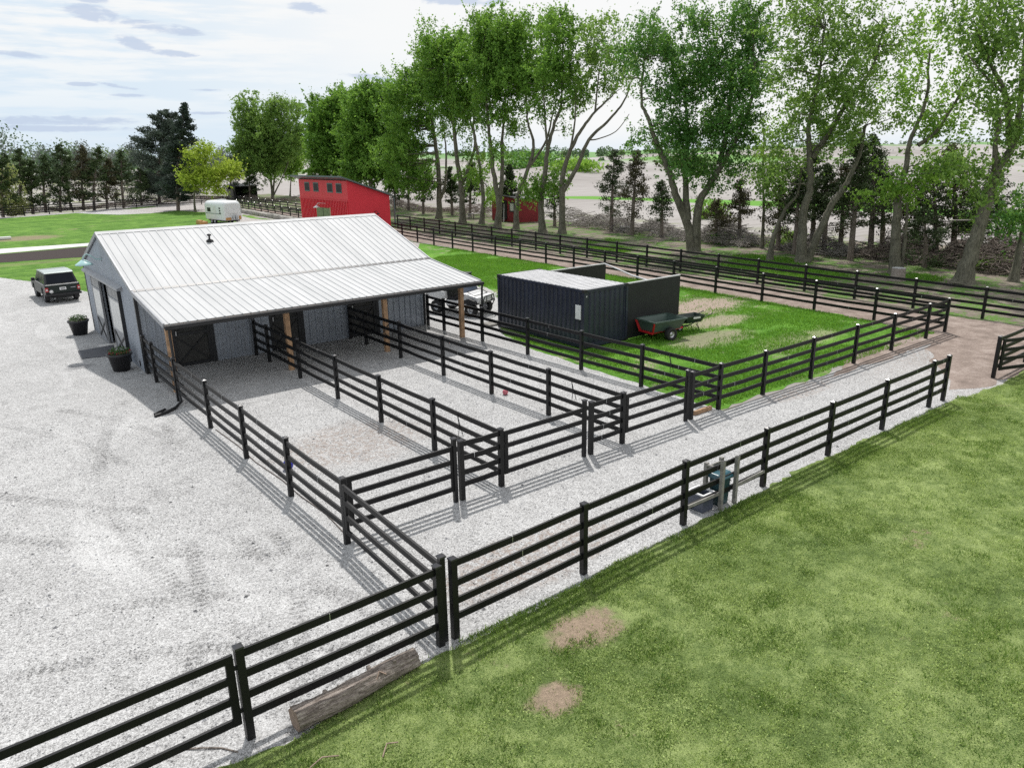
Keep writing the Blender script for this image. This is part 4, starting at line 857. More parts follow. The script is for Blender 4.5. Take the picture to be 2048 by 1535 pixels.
# stump
st=thing('tree_stump','grey cut tree stump at foot of maple by the lane fence','stump',(47.4,21.5,0))
MB().lathe([(.50,0),(.42,.2),(.40,.75),(0,.76)],(47.4,21.5,0),'z',18).build('trunk',M['bark'],st); MB().lathe([(.39,.762),(0,.775)],(47.4,21.5,0),'z',18).build('cut_top',M['ctop'],st)
st=thing('white_stone','pale rounded stone between the forked maple trunks','stone',(51.6,31.0,0)); MB().lathe([(0,0),(.35,.05),(.4,.5),(.3,1.0),(0,1.15)],(51.6,30.6,0),'z',14).build('body',M['panel'],st)
MAPLES=[
('poplar',(57.9,151.6),[([(0.0,-0.0),(0.0,4.7),(-0.3,10.4),(-1.6,16.5)],0.35,0.08),([(0.0,-0.0),(1.1,5.6),(3.0,12.2),(3.6,17.3)],0.3,0.06),([(0.3,0.8),(3.7,6.5),(6.2,14.0)],0.2,0.05)],[(-2.9,15.9,2.4,3.5,1),(3.4,17.0,3.5,2.2,0.8),(-1.6,12.1,3.9,4.1,1.1),(2.7,11.3,3.5,4.1,1),(6.3,13.6,1.5,3.5,0.5),(-0.5,7.4,4.1,3.0,1),(-4.4,8.4,2.0,3.7,0.9)],1),
('smallbright',(65.1,160.3),[([(0.0,0.0),(0.9,5.4),(1.9,10.5)],0.2,0.05)],[(2.0,9.5,2.6,3.3,1.2),(0.3,5.9,2.6,2.6,1.2)],2),
('m3',(56.3,120.0),[([(0.0,0.0),(0.5,5.8),(0.7,11.4),(0.6,14.5)],0.45,0.1),([(0.4,4.2),(2.6,9.0),(3.9,15.2)],0.3,0.08)],[(-0.2,10.2,3.1,4.5,1.5),(3.0,14.4,4.1,3.8,1.5),(-0.3,13.7,2.2,2.4,1.2),(2.6,9.0,3.6,4.1,1.5),(-1.3,6.7,2.0,2.3,1.2)],0),
('m4',(54.8,103.8),[([(-0.0,-0.0),(0.1,5.2),(0.4,10.9),(1.1,15.7)],0.5,0.1),([(0.1,4.5),(2.1,8.8),(3.1,12.9)],0.3,0.08)],[(1.0,14.7,3.4,3.1,1.5),(-0.0,10.2,3.6,3.6,1.4),(2.9,9.5,2.6,3.4,1.2),(3.6,15.0,2.0,2.4,1.1),(-0.3,6.3,3.2,2.4,1.3)],0),
('m5',(54.0,84.0),[([(0.0,-0.0),(0.2,5.3),(-0.2,10.5),(-0.4,12.6),(-1.0,16.3)],0.5,0.1),([(0.1,2.3),(1.0,4.3),(1.3,8.5),(1.0,12.1)],0.3,0.07)],[(-2.3,15.8,2.9,2.5,1.2),(-3.8,12.5,2.4,2.7,1.1),(-0.0,17.4,2.7,2.2,1.1),(-3.9,7.5,2.7,2.9,1.4),(-0.5,12.4,2.7,2.7,0.7),(-2.6,4.3,2.1,1.4,1.1)],0),
('m6',(52.2,76.0),[([(0.0,0.0),(0.0,3.9),(-0.4,7.6),(-0.7,11.5),(-1.0,13.4),(-1.3,18.8)],0.5,0.1),([(0.0,4.2),(1.8,9.0),(1.3,11.8),(1.2,16.6)],0.28,0.06)],[(-1.3,19.0,2.7,2.6,1.2),(-0.6,15.3,3.0,2.9,1.1),(-2.6,18.3,1.7,2.1,0.9),(1.0,12.6,2.6,2.6,0.7),(1.8,18.2,2.3,2.9,1.1),(1.1,6.4,1.6,1.8,0.7)],0),
('m7',(53.0,73.2),[([(0.0,0.0),(0.3,3.5),(-0.2,7.9),(-0.6,11.0),(-0.1,14.3)],0.38,0.08)],[(0.1,6.7,1.8,1.8,0.6),(-0.1,14.3,1.9,2.5,0.8),(0.8,3.6,1.4,1.1,0.9)],2),
('m8',(51.2,67.7),[([(0.0,0.0),(0.2,2.8),(-0.3,6.0),(-0.6,9.3),(-0.8,12.0),(-1.0,16.9)],0.5,0.09),([(0.3,2.5),(0.7,6.6),(0.7,9.3),(1.1,12.9),(1.4,17.8)],0.35,0.07)],[(-0.1,19.9,2.7,2.1,1.3),(-0.9,16.7,2.5,2.7,1.2),(1.4,15.9,2.7,3.0,1.1),(0.5,12.0,2.5,2.4,0.7),(1.6,19.5,2.0,2.0,1.1),(-0.4,8.1,1.6,1.7,0.6)],0),
('m9',(51.9,65.2),[([(0.0,0.0),(0.2,3.3),(1.4,6.4),(2.0,8.9),(1.4,11.0),(1.2,14.3)],0.4,0.08),([(1.5,6.5),(3.3,9.2),(4.0,11.9),(4.4,13.4)],0.2,0.05)],[(1.4,18.8,2.3,2.5,1.2),(1.6,15.5,2.5,2.5,1),(1.0,12.1,1.6,1.9,0.5),(1.0,4.4,1.3,1.2,0.9)],0),
('m10',(51.4,60.1),[([(0.0,0.0),(-0.2,3.1),(0.2,5.7),(0.5,8.3),(1.2,10.8),(1.9,12.9),(2.0,18.0)],0.48,0.08),([(0.5,8.3),(0.2,11.6),(0.0,15.3)],0.2,0.05)],[(1.8,19.0,1.9,2.2,1.3),(1.1,15.9,2.3,2.6,1),(2.8,13.9,1.8,2.1,0.8),(0.2,5.2,1.6,1.9,1.1),(1.0,12.3,1.8,1.8,0.6)],0),
('m11',(52.1,57.9),[([(0.0,-0.0),(-0.0,4.0),(0.1,6.0),(0.8,8.2),(1.9,10.1),(3.2,11.7),(4.9,13.2)],0.45,0.09),([(0.1,4.2),(1.4,6.4),(2.6,9.1),(4.3,10.7),(5.8,12.4),(6.4,13.7)],0.32,0.07),([(2.6,9.1),(3.6,9.2),(5.4,9.9),(6.7,11.5)],0.1,0.04),([(0.8,8.2),(1.2,11.0),(1.2,14.2)],0.16,0.05),([(3.2,11.7),(3.4,14.6),(3.8,17.7)],0.14,0.04)],[(3.2,17.1,2.3,2.5,0.5),(5.5,16.6,2.1,2.5,0.5),(5.2,14.4,1.6,1.4,0.5),(1.7,15.1,1.6,2.5,0.6),(4.3,19.0,1.6,1.2,0.35)],1),
('m12',(50.4,39.6),[([(-0.1,0.0),(-0.8,2.3),(-1.8,4.6),(-2.5,6.6),(-3.4,8.3),(-4.3,10.5),(-4.8,11.7),(-4.7,14.7)],0.5,0.08),([(-0.7,2.5),(-1.0,6.0),(-0.9,8.7),(-1.3,13.5)],0.4,0.08),([(0.1,0.0),(0.1,3.6),(0.7,5.0),(1.8,7.0),(3.0,9.5),(3.7,12.3),(3.3,15.9)],0.5,0.08),([(1.6,6.8),(2.1,10.1),(2.0,13.5),(1.0,16.7)],0.3,0.07)],[(-3.9,16.1,1.6,1.8,1.3),(-5.9,14.9,1.7,1.8,0.9),(-0.7,14.2,2.0,2.0,1.2),(-0.8,17.1,1.7,1.2,1),(2.4,17.4,1.9,1.7,1.2),(3.5,14.5,1.7,2.4,1.1),(2.1,12.8,2.1,2.4,1.2),(-2.6,13.0,1.8,1.7,1.1),(1.7,9.8,2.0,1.8,1.2),(-1.3,8.0,2.0,1.6,1.3),(0.9,6.3,1.7,1.3,1.4),(-4.7,8.8,1.0,0.6,0.6),(2.8,7.7,1.1,1.6,1),(-2.2,10.4,1.7,1.7,1.1)],3),
('m13',(50.3,29.7),[([(-0.1,0.0),(-0.2,1.7),(-0.3,3.7),(-0.0,5.4),(-0.3,7.7),(-0.5,9.7),(-0.2,12.0),(-0.1,15.5)],0.5,0.08),([(-0.1,7.3),(1.1,9.2),(2.0,11.0),(3.3,13.0),(3.8,15.4)],0.3,0.06),([(0.2,0.1),(0.9,2.1),(1.6,4.0),(2.5,5.6),(3.1,7.4),(3.3,9.4)],0.42,0.12)],[(-1.0,16.1,1.8,1.9,0.8),(-2.1,13.6,1.6,1.8,0.8),(0.6,14.2,1.8,1.9,0.8),(2.4,16.0,1.8,1.7,0.7),(4.0,14.1,1.8,1.9,0.75),(-0.5,11.3,1.9,1.7,1),(2.2,11.6,1.6,1.7,0.9),(-1.9,9.1,1.3,1.1,0.9),(2.5,9.7,1.8,1.5,1),(0.5,8.4,1.6,1.1,1),(-2.1,6.4,1.1,1.1,1),(5.5,15.5,1.4,1.8,0.6),(4.5,10.0,1.4,1.3,0.8),(-2.0,18.2,2.3,1.1,0.7),(2.6,18.1,2.3,1.1,0.6)],1),
('m13b',(49.5,31.9),[([(0.0,-0.0),(0.1,1.6),(0.8,3.7),(1.6,4.8),(1.7,6.5)],0.28,0.07)],[(1.2,6.3,0.9,0.9,0.9),(-0.3,5.3,0.7,0.5,0.7)],1),
('m14',(49.7,22.6),[([(-0.1,0.0),(-0.4,2.0),(-0.5,4.0),(-0.7,5.1),(-0.4,6.4),(-0.3,8.2),(0.3,10.6),(0.1,13.4)],0.46,0.07),([(0.2,8.0),(1.1,8.8),(2.0,10.8),(2.4,12.1)],0.18,0.05),([(0.2,0.1),(0.1,2.5),(-0.1,4.7)],0.2,0.08)],[(-0.6,5.4,1.4,1.2,1.4),(1.4,6.7,1.4,1.2,1.2),(0.5,9.4,1.4,1.4,0.8),(1.9,11.5,1.2,1.1,0.8),(-0.7,12.1,1.2,1.4,0.6),(1.5,8.8,1.0,1.0,0.8),(-0.2,13.7,1.0,1.7,0.5)],2),
('m15',(49.1,18.3),[([(-0.1,0.0),(0.1,1.8),(0.4,3.6),(0.6,5.3),(0.9,6.7),(1.6,8.1),(1.5,10.3),(1.1,13.9)],0.62,0.12),([(1.3,7.9),(0.7,10.5),(-0.3,12.1),(-1.4,14.0)],0.25,0.06),([(0.7,10.5),(-1.0,11.7),(-2.2,12.7)],0.1,0.04),([(0.8,6.3),(0.3,7.9),(0.2,9.3)],0.25,0.1)],[(-0.2,14.5,1.3,1.4,1),(-1.8,14.2,1.1,1.3,0.6),(-3.0,14.8,0.8,0.7,0.4),(0.2,12.4,1.3,1.5,1),(-1.0,12.9,1.1,1.2,0.7),(-0.2,10.3,1.3,1.3,0.9),(0.8,9.0,1.3,1.2,1),(2.1,7.6,1.0,1.3,1),(-1.2,7.1,0.9,1.1,0.8),(0.3,5.4,0.9,0.9,0.8),(1.9,10.9,1.3,1.9,0.9),(-0.9,15.9,2.2,0.9,0.8)],1),
('m16',(51.8,16.5),[([(-0.1,0.0),(-0.1,2.3),(-0.2,4.7),(-0.5,7.6)],0.32,0.1)],[(-0.3,4.8,1.1,1.4,1),(-1.0,3.7,0.9,0.7,0.8)],3),
('brightb',(55.3,36.5),[([(0.0,0.0),(-0.1,3.0),(-0.4,6.2),(-0.6,9.4)],0.2,0.05)],[(-0.6,9.6,1.2,1.2,1.1),(0.3,6.7,1.2,1.3,1),(-1.1,6.2,1.0,0.7,0.6),(-0.7,8.1,0.9,0.9,0.8)],2),
('yellow',(35.0,124.8),[([(-0.0,-0.0),(0.3,3.0),(1.5,6.3),(2.3,10.0)],0.22,0.05),([(0.3,3.0),(3.0,4.8),(5.5,6.2)],0.1,0.04)],[(2.0,8.7,2.0,2.2,1.3),(2.2,5.6,3.0,2.4,1.3),(5.4,6.5,2.4,1.7,1.2),(7.0,6.1,1.2,1.1,1),(0.2,4.4,1.2,1.3,1.2),(3.8,3.4,1.8,0.8,1.1)],4),
('yellowedge',(11.1,140.8),[([(0.0,0.0),(0.7,3.9),(1.0,6.1)],0.12,0.04)],[(1.2,6.4,1.2,1.2,1),(0.8,3.5,1.7,1.8,1.2)],5),
]
CONIFERS=[
('c',(10.9,139.6),2.1,9.1,1.8,0.1,0),
('c',(13.9,143.7),1.6,9.9,2.2,0.12,0),
('c',(17.4,146.0),1.4,8.8,2.1,0.12,0),
('c',(21.7,149.8),-0.2,10.6,2.8,0.12,0),
('c',(19.4,145.4),2.1,7.3,1.6,0.15,0),
('c',(23.0,146.3),1.7,10.3,2.4,0.15,1),
('c',(24.3,144.7),2.6,10.1,2.1,0.15,0),
('c',(26.5,145.7),1.5,8.2,1.7,0.2,1),
('c',(29.2,146.2),1.1,9.4,2.5,0.12,0),
('c',(33.3,151.5),0.7,6.4,2.2,0.1,0),
('c',(15.3,143.6),1.5,8.0,1.7,0.12,0),
('p',(37.3,155.5),3.7,16.5,4.7,0.12,2),
('s',(34.1,130.9),3.4,16.3,3.1,0.1,3),
('c',(52.1,159.5),2.0,9.6,2.7,0.1,0),
('c',(57.0,55.7),0.1,8.1,1.7,0.2,0),
('c',(55.5,51.4),0.3,7.9,1.9,0.2,1),
('c',(56.1,48.1),-0.2,5.2,1.3,0.3,0),
('c',(59.4,104.9),0.5,6.2,1.7,0.25,0),
('c',(59.6,101.1),0.4,6.6,1.6,0.25,0),
('c',(56.8,92.4),0.5,7.0,1.7,0.25,0),
('c',(58.5,87.6),0.0,6.3,1.6,0.25,0),
('c',(58.1,82.8),0.5,6.9,1.6,0.25,0),
('c',(57.1,64.7),-0.1,4.5,1.2,0.2,0),
('c',(58.5,75.2),0.3,6.6,1.3,0.25,0),
('c',(59.0,131.7),0.6,6.6,2.0,0.25,0),
('c',(60.6,122.8),0.3,6.1,2.1,0.25,0),
('c',(54.8,155.9),0.7,6.2,2.0,0.2,0),
('c',(57.3,40.2),-0.3,5.4,1.1,0.35,1),
('c',(53.7,32.5),-0.2,6.4,1.1,0.35,0),
('c',(56.4,31.6),-0.4,6.7,1.4,0.35,0),
('c',(53.6,27.9),-0.3,8.4,1.7,0.3,0),
('c',(61.0,29.2),-1.1,7.0,1.2,0.3,0),
('c',(58.0,23.8),-1.3,6.7,1.5,0.2,0),
('c',(59.6,20.4),-1.2,6.6,1.3,0.15,0),
('c',(60.2,23.5),-1.3,8.0,1.3,0.2,1),
('c',(55.3,35.0),-0.3,5.2,1.3,0.2,1),
('c',(58.1,33.6),-0.8,8.2,1.5,0.3,0),
('c',(58.7,31.5),-0.4,6.6,1.7,0.2,1),
('c',(56.9,28.1),-0.9,8.8,1.5,0.25,0),
('c',(59.2,25.8),-0.8,5.6,1.6,0.1,1),
('c',(58.0,21.0),-1.0,5.0,1.3,0.1,0),
('c',(53.8,22.7),-0.6,3.9,1.2,0.05,0),
('c',(55.3,41.2),-0.2,3.8,1.1,0.3,1),
]# ================================================================ trees
RHv=np.array([.7849132,-.6196057,0]);FHv=np.array([.6196057,.7849132,0])
def bark(name,c0,c1):
    m,n,b=material(name); p=n.obj(); t=n.math('ADD',n.math('MULTIPLY',n.noise(n.scale(p,6,6,1.2),2.5,5,.7),.7),n.math('MULTIPLY',n.noise(p,1.2,4),.3))
    n.put(b.inputs['Base Color'],n.ramp(t,[(.35,c0),(.65,c1)])); b.inputs['Roughness'].default_value=.9; n.put(b.inputs['Normal'],n.bump(t,1,.08)); return m
M['maplebark']=bark('maple_bark',(.045,.042,.03),(.24,.225,.17)); M['cedarbark']=bark('cedar_bark',(.10,.075,.06),(.30,.25,.22)); M['greybark']=bark('dead_branch_bark',(.16,.14,.125),(.42,.39,.36))
LEAF=[leaf_mat('maple_leaves',(.05,.14,.02),(.24,.44,.08),.45),leaf_mat('pale_maple_leaves',(.07,.15,.035),(.28,.44,.11),.45),leaf_mat('bright_maple_leaves',(.09,.22,.025),(.34,.54,.10),.45),leaf_mat('deep_green_leaves',(.035,.11,.025),(.14,.33,.08),.42),leaf_mat('yellow_green_leaves',(.25,.34,.03),(.52,.62,.10),.42),leaf_mat('blossom_leaves',(.30,.32,.13),(.50,.50,.24),.36)]
NEED=[leaf_mat('cedar_needles',(.022,.040,.015),(.10,.145,.055),.15,.7),leaf_mat('brownish_cedar_needles',(.045,.042,.022),(.13,.12,.06),.15,.7),leaf_mat('pine_needles',(.04,.06,.045),(.12,.155,.12),.15,.7),leaf_mat('spruce_needles',(.025,.04,.03),(.08,.11,.085),.15,.7)]
MLAB=dict(poplar='tall wispy green poplar clump left of red barn, behind the fences',smallbright='small bright green tree between poplar clump and red barn',m3='dense rounded maple directly behind left end of red barn roof',m4='dense maple behind the right half of the red barn roof',m5='maple with forked trunk just right of the red barn',m6='maple right of red barn, second trunk from it, leaning slightly left',m7='slender maple with low bright leaves left of the double-trunk maple',m8='tall double-trunk maple directly left of small red shed',m9='maple leaning right in front of the small red shed door',m10='tall maple at right corner of the small red shed',m11='wide-forked sparse maple with bare curving limbs, right of red shed',m12='big dark green many-limbed maple rising behind the container windbreak',m13='tall maple forked from its base, with wide sparse crown',m13b='short crooked leaning tree with a cut stub left of the forked maple',m14='straight-trunk maple with low bright foliage beside the stump',m15='large thick maple leaning right near the right edge',m16='dark-leaved tree trunk at the far right edge',brightb='thin young tree with bright tufts between the big dark maple and forked maple',yellow='yellow-green young tree beside the travel trailer',yellowedge='pale yellow-green flowering shrub at left edge before the cedars')
def broadleaf(key,base,limbs,blobs,hue):
    rs_=np.random.default_rng(abs(hash_(key))%99999); rr=random.Random(hash_(key))
    bx,by=base; t=thing('maple_tree' if key not in('poplar','yellowedge') else ('poplar_tree' if key=='poplar' else 'flowering_shrub'),MLAB[key],'tree' if key!='yellowedge' else 'shrub',(bx,by,0),world=False)
    m=MB(); nodes=[]
    big=key.startswith('m') and key not in('m13b','m16','m7')
    for li,(pts,r0,r1) in enumerate(limbs):
        dep=0 if li==0 else rr.uniform(-1,1)*1.4
        P=[]
        n_=len(pts)
        for i,(u,z) in enumerate(pts):
            P.append(Vector((*(RHv*u+FHv*dep*(i/(n_-1)))[:2],z-(.15 if (i==0 and z<.3) else 0))))
        # smooth subdivide (catmull)
        Q=[]
        for i in range(n_-1):
            p0,p1,p2,p3=P[max(i-1,0)],P[i],P[i+1],P[min(i+2,n_-1)]
            for s in range(6):
                f=s/6; q=.5*((2*p1)+(p2-p0)*f+(2*p0-5*p1+4*p2-p3)*f*f+(3*p1-p0-3*p2+p3)*f**3)
                q+=Vector((rr.uniform(-1,1),rr.uniform(-1,1),0))*r0*.10*(0 if (i==0 and s==0) else 1); Q.append(q)
        Q.append(P[-1]); rad=[.8*(r0+(r1-r0)*(i/(len(Q)-1))**.85)*(1+.5*math.exp(-q.z/.5)*(1 if li==0 else .2)) for i,q in enumerate(Q)]
        m.tube(Q,rad,9); nodes+=[(q,rad[i]) for i,q in enumerate(Q) if i>len(Q)*.28]
    NP=np.array([tuple(a) for a,_ in nodes]); NR=[b for _,b in nodes]
    C=[];DENS=[]
    for (u,z,ru,rz_,den) in blobs:
        k0=.86 if key=='yellow' else 1.12; ru*=k0; rz_*=min(1,k0); den*=(.68 if key in('m5','m6','m7','m8','m9','m10','poplar') else (.78 if key in('m3','m4') else .82))
        vol=4/3*PI*ru*ru*rz_; k=max(5,int(vol*.62*den)); k=min(k,130)
        v=rs_.normal(size=(k,3)); v/=np.linalg.norm(v,axis=1)[:,None]; r=rs_.random(k)**.42
        v*=(r*np.where(rs_.random(k)<.24,1.42,1.0))[:,None]; v[:,2]*=rz_; v[:,0]*=ru; v[:,1]*=min(ru*1.15,4.5)
        c=RHv*(u)+np.outer(v[:,0],RHv)+np.outer(v[:,1],FHv); c[:,2]=z+v[:,2]
        C.append(c); DENS+= [den]*k
    C=np.concatenate(C); DENS=np.array(DENS)
    # twigs
    for c in C[::2]:
        d2=((NP-c)**2).sum(1)+np.maximum(0,NP[:,2]-c[2]+.5)**2*3; i=int(np.argmin(d2)); a=nodes[i][0]; b=Vector(c); L=(b-a).length
        if L<.3 or L>7: continue
        mid=a.lerp(b,.5)+Vector((rr.uniform(-.12,.12)*L,rr.uniform(-.12,.12)*L,-.10*L*rr.random())); r=min(NR[i]*.55,.022+.012*L)
        q1=a.lerp(mid,.5)+Vector((0,0,.03*L)); m.tube([a,q1,mid,mid.lerp(b,.5),b],[r,r*.85,r*.65,r*.45,.010],4,cap=False)
    m.build('trunk',M['maplebark'],t)
    # leaves: clumps of sprigs
    per=190 if key not in('yellow','yellowedge','smallbright','brightb') else 110
    dist=math.hypot(bx,by); ls=.205 if dist<75 else (.25 if dist<110 else .32)
    L_=[];T_=[]
    for c,dn in zip(C,DENS):
        tip=np.array([0,0,1.0]) if rr.random()<.65 else rs_.normal(size=3)*.5; out=c-C.mean(0); out/=np.linalg.norm(out)+1e-6; g_=out*.7+tip*.9; g_/=np.linalg.norm(g_)
        kk=int(per*(.6+.6*dn)*(.7+.6*rr.random())); s=7; sprigs=c+rs_.normal(size=(s,3))*np.array([.55,.55,.42]); ix=rs_.integers(0,s,kk)
        gd=g_+rs_.normal(size=(s,3))*.45; tt=rs_.normal(size=kk)*.40
        p=sprigs[ix]+gd[ix]*tt[:,None]+rs_.normal(size=(kk,3))*.11; L_.append(p); T_.append(np.clip(.22+.68*rr.random()+rs_.normal(size=kk)*.24,0,1))
    P=np.concatenate(L_); P=P[P[:,2]>.4] if False else P; T_=np.concatenate(T_)
    quads('crown',leaf_quads(P,ls*.55,ls*1.4,asp=.62),T_,LEAF[hue],t)
    return t
def hash_(s):
    h=5381
    for ch in s: h=(h*33+ord(ch))&0xffffff
    return h
for T in MAPLES: broadleaf(*T)
CLAB=['dark cedar at left edge, leftmost in the far row','dark cedar in far left row, above the first fence posts','dark cedar in far left row, with a blunt dark top','wide dark cedar in far left row with a pointed spreading top','short cedar squeezed in front of the wide pointed cedar','brownish round-topped cedar in the far left row','dark cedar right of the brownish one in far left row','thin half-dead brown cedar in the far left row','pointed dark cedar near right end of far left row','small cedar just left of the tall blue-grey pine','short cedar near the left edge in front of the far row','tall loose grey-green pine left of the dark spruce','tall dark pointed spruce beside the yellow-green tree','dark cedar behind the yellow-green tree and the black shed','dark pointed cedar above brush, left of a matching pair','bushy olive-topped cedar above brush, right one of pair','small cedar with thin pale trunk left of the big dark maple','bare-trunked cedar just right of the red barn roof','second bare-trunked cedar right of red barn','cedar behind the forked maple right of red barn','cedar in shade left of the double-trunk maple','cedar directly behind the double-trunk maple','cedar behind tall maple at right of small red shed','cedar just left of the small red shed','cedar behind left end of the red barn roof','cedar behind middle of the red barn roof','dark cedar at foot of the poplar clump','sparse brown half-dead cedar right of the big dark maple','dark trunk cedar behind the left limb of the forked maple','dark cedar seen between limbs of the forked maple','tall dark cedar between the forked maple and straight maple','dark thin cedar behind the straight-trunk maple','wide dark cedar left of the leaning thick maple','dark cedar at the right edge behind the leaning maple','dark tall cedar directly behind the leaning maple trunk','scraggly brownish cedar between the bright young tree and forked maple','dark cedar filling the gap inside the forked maple limbs','brownish wide cedar right of the forked maple trunks','tall dark cedar just left of the straight-trunk maple','low wide brownish cedar right of the straight-trunk maple','low dark cedar in front of brush right of the leaning maple','squat dark cedar in the brush between the two right maples','small brown cedar beside right limb of the big dark maple']
def conifer(i,kind,base,u,H,hw,bare,hue):
    rr=random.Random(i*77+5); rs_=np.random.default_rng(i*31+2); bx,by=base
    nm={'c':'cedar_tree','p':'pine_tree','s':'spruce_tree'}[kind]; t=thing(nm,CLAB[i],'tree',(bx,by,0),group='dark cedars of the windbreak' if kind=='c' else None,world=False)
    far=math.hypot(bx,by); sparse=.8 if kind=='c' else .95
    lean=RHv*u; m=MB(); top=Vector((lean[0],lean[1],H)); m.tube([(0,0,-.1),Vector((lean[0]*.2,lean[1]*.2,H*.35)),Vector((lean[0]*.6,lean[1]*.6,H*.7)),top],[.17+H*.008,.13+H*.006,.07,.015],7)
    L_=[];T_=[];n_=int(H*(10 if (kind=='c' and far>100) else 13)*sparse)
    for k in range(n_):
        f=bare+(1-bare)*(k+rr.random())/n_; z=H*f
        prof=(1-f)**.75 if kind!='p' else min(1,(1-f)**.55*1.1)
        low=min(1,(f-bare)/.16+.35)
        R=hw*(1.2 if far>70 or i in (14,15,16) else 1.5)*prof*low*rr.uniform(.4,1.4)+.15; a=rr.uniform(0,2*PI); c=lean*f; st_=Vector((c[0],c[1],z)); rise=(.25 if kind=='c' else (.05 if kind=='s' else .3)) * (1 if f>.35 else -.2)
        e=st_+Vector((math.cos(a)*R,math.sin(a)*R,R*rise)); m.tube([st_,st_.lerp(e,.6)+Vector((0,0,-R*.05)),e],[.035,.02,.008],3,cap=False)
        tone=.25+.5*rr.random(); dens=(1.0 if f>.45 else (.45 if kind=='c' else .9))*(.55 if rr.random()<.25 and kind=='c' else 1)
        kk=int((26+(50 if kind=='c' else 75)*R)*dens*(1.0 if far<90 else .75)); s=np.sqrt(rs_.random(kk)); s=.25+.75*s
        p=np.outer(1-s,np.array(st_))+np.outer(s,np.array(e))+rs_.normal(size=(kk,3))*np.array([.20,.20,.12])*(.6+R*.35)
        L_.append(p);T_.append(np.clip(tone+rs_.normal(size=kk)*.2,0,1))
    m.build('trunk',M['cedarbark'],t); P=np.concatenate(L_); T_=np.concatenate(T_); ls=.20 if far<90 else .34
    quads('crown',leaf_quads(P,ls*.7,ls*1.4,asp=.42),T_,NEED[hue],t)
for i,(kind,base,u,H,hw,bare,hue) in enumerate(CONIFERS): conifer(i,kind,base,u,H,hw,bare,hue)
# ---- brush piles of cut branches
def brush(lab,x0,y0,x1,y1,wd,h,k,mat='greybark',seed=1):
    rr=random.Random(seed); t=thing('brush_pile',lab,'brush pile',(x0,y0,0),world=False,group='brush piles under the trees'); m=MB(); A=Vector((x0,y0,0));B=Vector((x1,y1,0)); L=(B-A).length; d=(B-A).normalized(); s=Vector((-d.y,d.x,0))
    for i in range(k):
        f=rr.random(); o=rr.uniform(-1,1)*wd; hh=h*(1-(o/wd)**2*.7)*math.sqrt(rr.random())*(.6+.4*math.sin(f*9+seed)); c=d*(f*L)+s*o+Vector((0,0,.05+hh))
        a=rr.uniform(0,2*PI); l=rr.uniform(.5,2.1); v=Vector((math.cos(a),math.sin(a),rr.uniform(-.35,.35)))*l*.5; if_=rr.random(); r=.012+.035*if_**3
        k1=c+Vector((rr.uniform(-.15,.15),rr.uniform(-.15,.15),rr.uniform(-.05,.15))); p=[c-v,k1,c+v]; p=[Vector((q.x,q.y,max(.02,q.z))) for q in p]; m.tube(p,[r,r*.8,r*.4],4,cap=False)
        if rr.random()<.5: w_=Vector((rr.uniform(-.4,.4),rr.uniform(-.4,.4),rr.uniform(0,.4))); m.tube([k1,k1+w_],[r*.6,.006],3,cap=False)
    m.build('branches',M[mat],t); return t
brush('grey brush pile right of the wide-forked maple, left of cedar pair',60.5,66,59.0,56.5,2.2,1.7,900,seed=1)
brush('grey brush pile beneath the pair of dark cedars',58.6,56,57.5,47.5,1.8,1.5,900,seed=2)
brush('tangled brush pile right of the big dark maple',57.2,46.0,56.6,37.5,2.2,2.1,1500,seed=3)
brush('low brush pile behind the forked maple',57.0,35.5,56.2,28.5,2.0,1.5,900,seed=4)
brush('dark brush pile behind the straight-trunk maple',57.5,28,56.5,21,2.4,2.1,1500,'cedarbark',5)
brush('dark brush pile at right edge behind the leaning maple',56.5,20.5,55.5,13,2.6,2.2,1500,'cedarbark',6)
brush('low dark undergrowth of sticks along the cedars by the small shed',60.5,112,60.5,76,1.6,1.5,1600,'cedarbark',7)
brush('dark brushy undergrowth along the distant left fence',8,142,52,160,2.5,1.7,2200,'cedarbark',8)
brush('dark brushy undergrowth below the poplar clump',53,152,62,118,2.0,1.5,900,'cedarbark',9)
for (lab,pts,r) in (('bare fallen trunk lying across the brush below the cedars',[(57.2,54.5,.5),(56.6,51.5,.7),(56.2,48.6,.4)],.13),('pale fallen branch on the brush right of big dark maple',[(55.6,44.5,.3),(55.2,42.0,.25),(55.4,39.6,.5)],.07),('arched dead limb behind the straight-trunk maple',[(54.8,23.6,.3),(55.4,22.0,3.1),(55.0,19.4,3.3),(54.6,18.2,2.2)],.09)):
    tag(MB().tube(pts,[r,r*.9,r*.5][:len(pts)] if len(pts)==3 else [r,r*.8,r*.6,r*.3],8).build('fallen_branch',M['greybark']),lab,'branch')
# ---- shrubs in field and far wood
def bush(name,lab,x,y,z0,rx,ry,rz_,k,ls,mat,kind=None,cat='bush',group=None,seed=0):
    rs_=np.random.default_rng(seed+11); c=rs_.normal(size=(max(6,k//60),3)); c/=np.linalg.norm(c,axis=1)[:,None]; c*=rs_.random(len(c))[:,None]**.4; ix=rs_.integers(0,len(c),k)
    p=c[ix]*np.array([rx,ry,rz_])+rs_.normal(size=(k,3))*np.array([rx,ry,rz_])*.18; p[:,2]=np.abs(p[:,2]+rz_*.8)+z0; tt=np.clip((.2+.6*rs_.random(len(c)))[ix]+rs_.normal(size=k)*.15,0,1)
    o=quads(name,leaf_quads(p,ls*.7,ls*1.3,asp=.8),tt,mat); o.location=(x,y,0); tag(o,lab,cat,group,kind); return o
bush('bush','green undergrowth bush behind the short crooked tree',57.3,35.5,0,1.6,1.3,.9,1500,.15,LEAF[1],seed=1)
bush('bush','small green weeds behind the big dark maple base',55.5,41.0,0,1.2,.9,.6,800,.14,LEAF[3],seed=2)
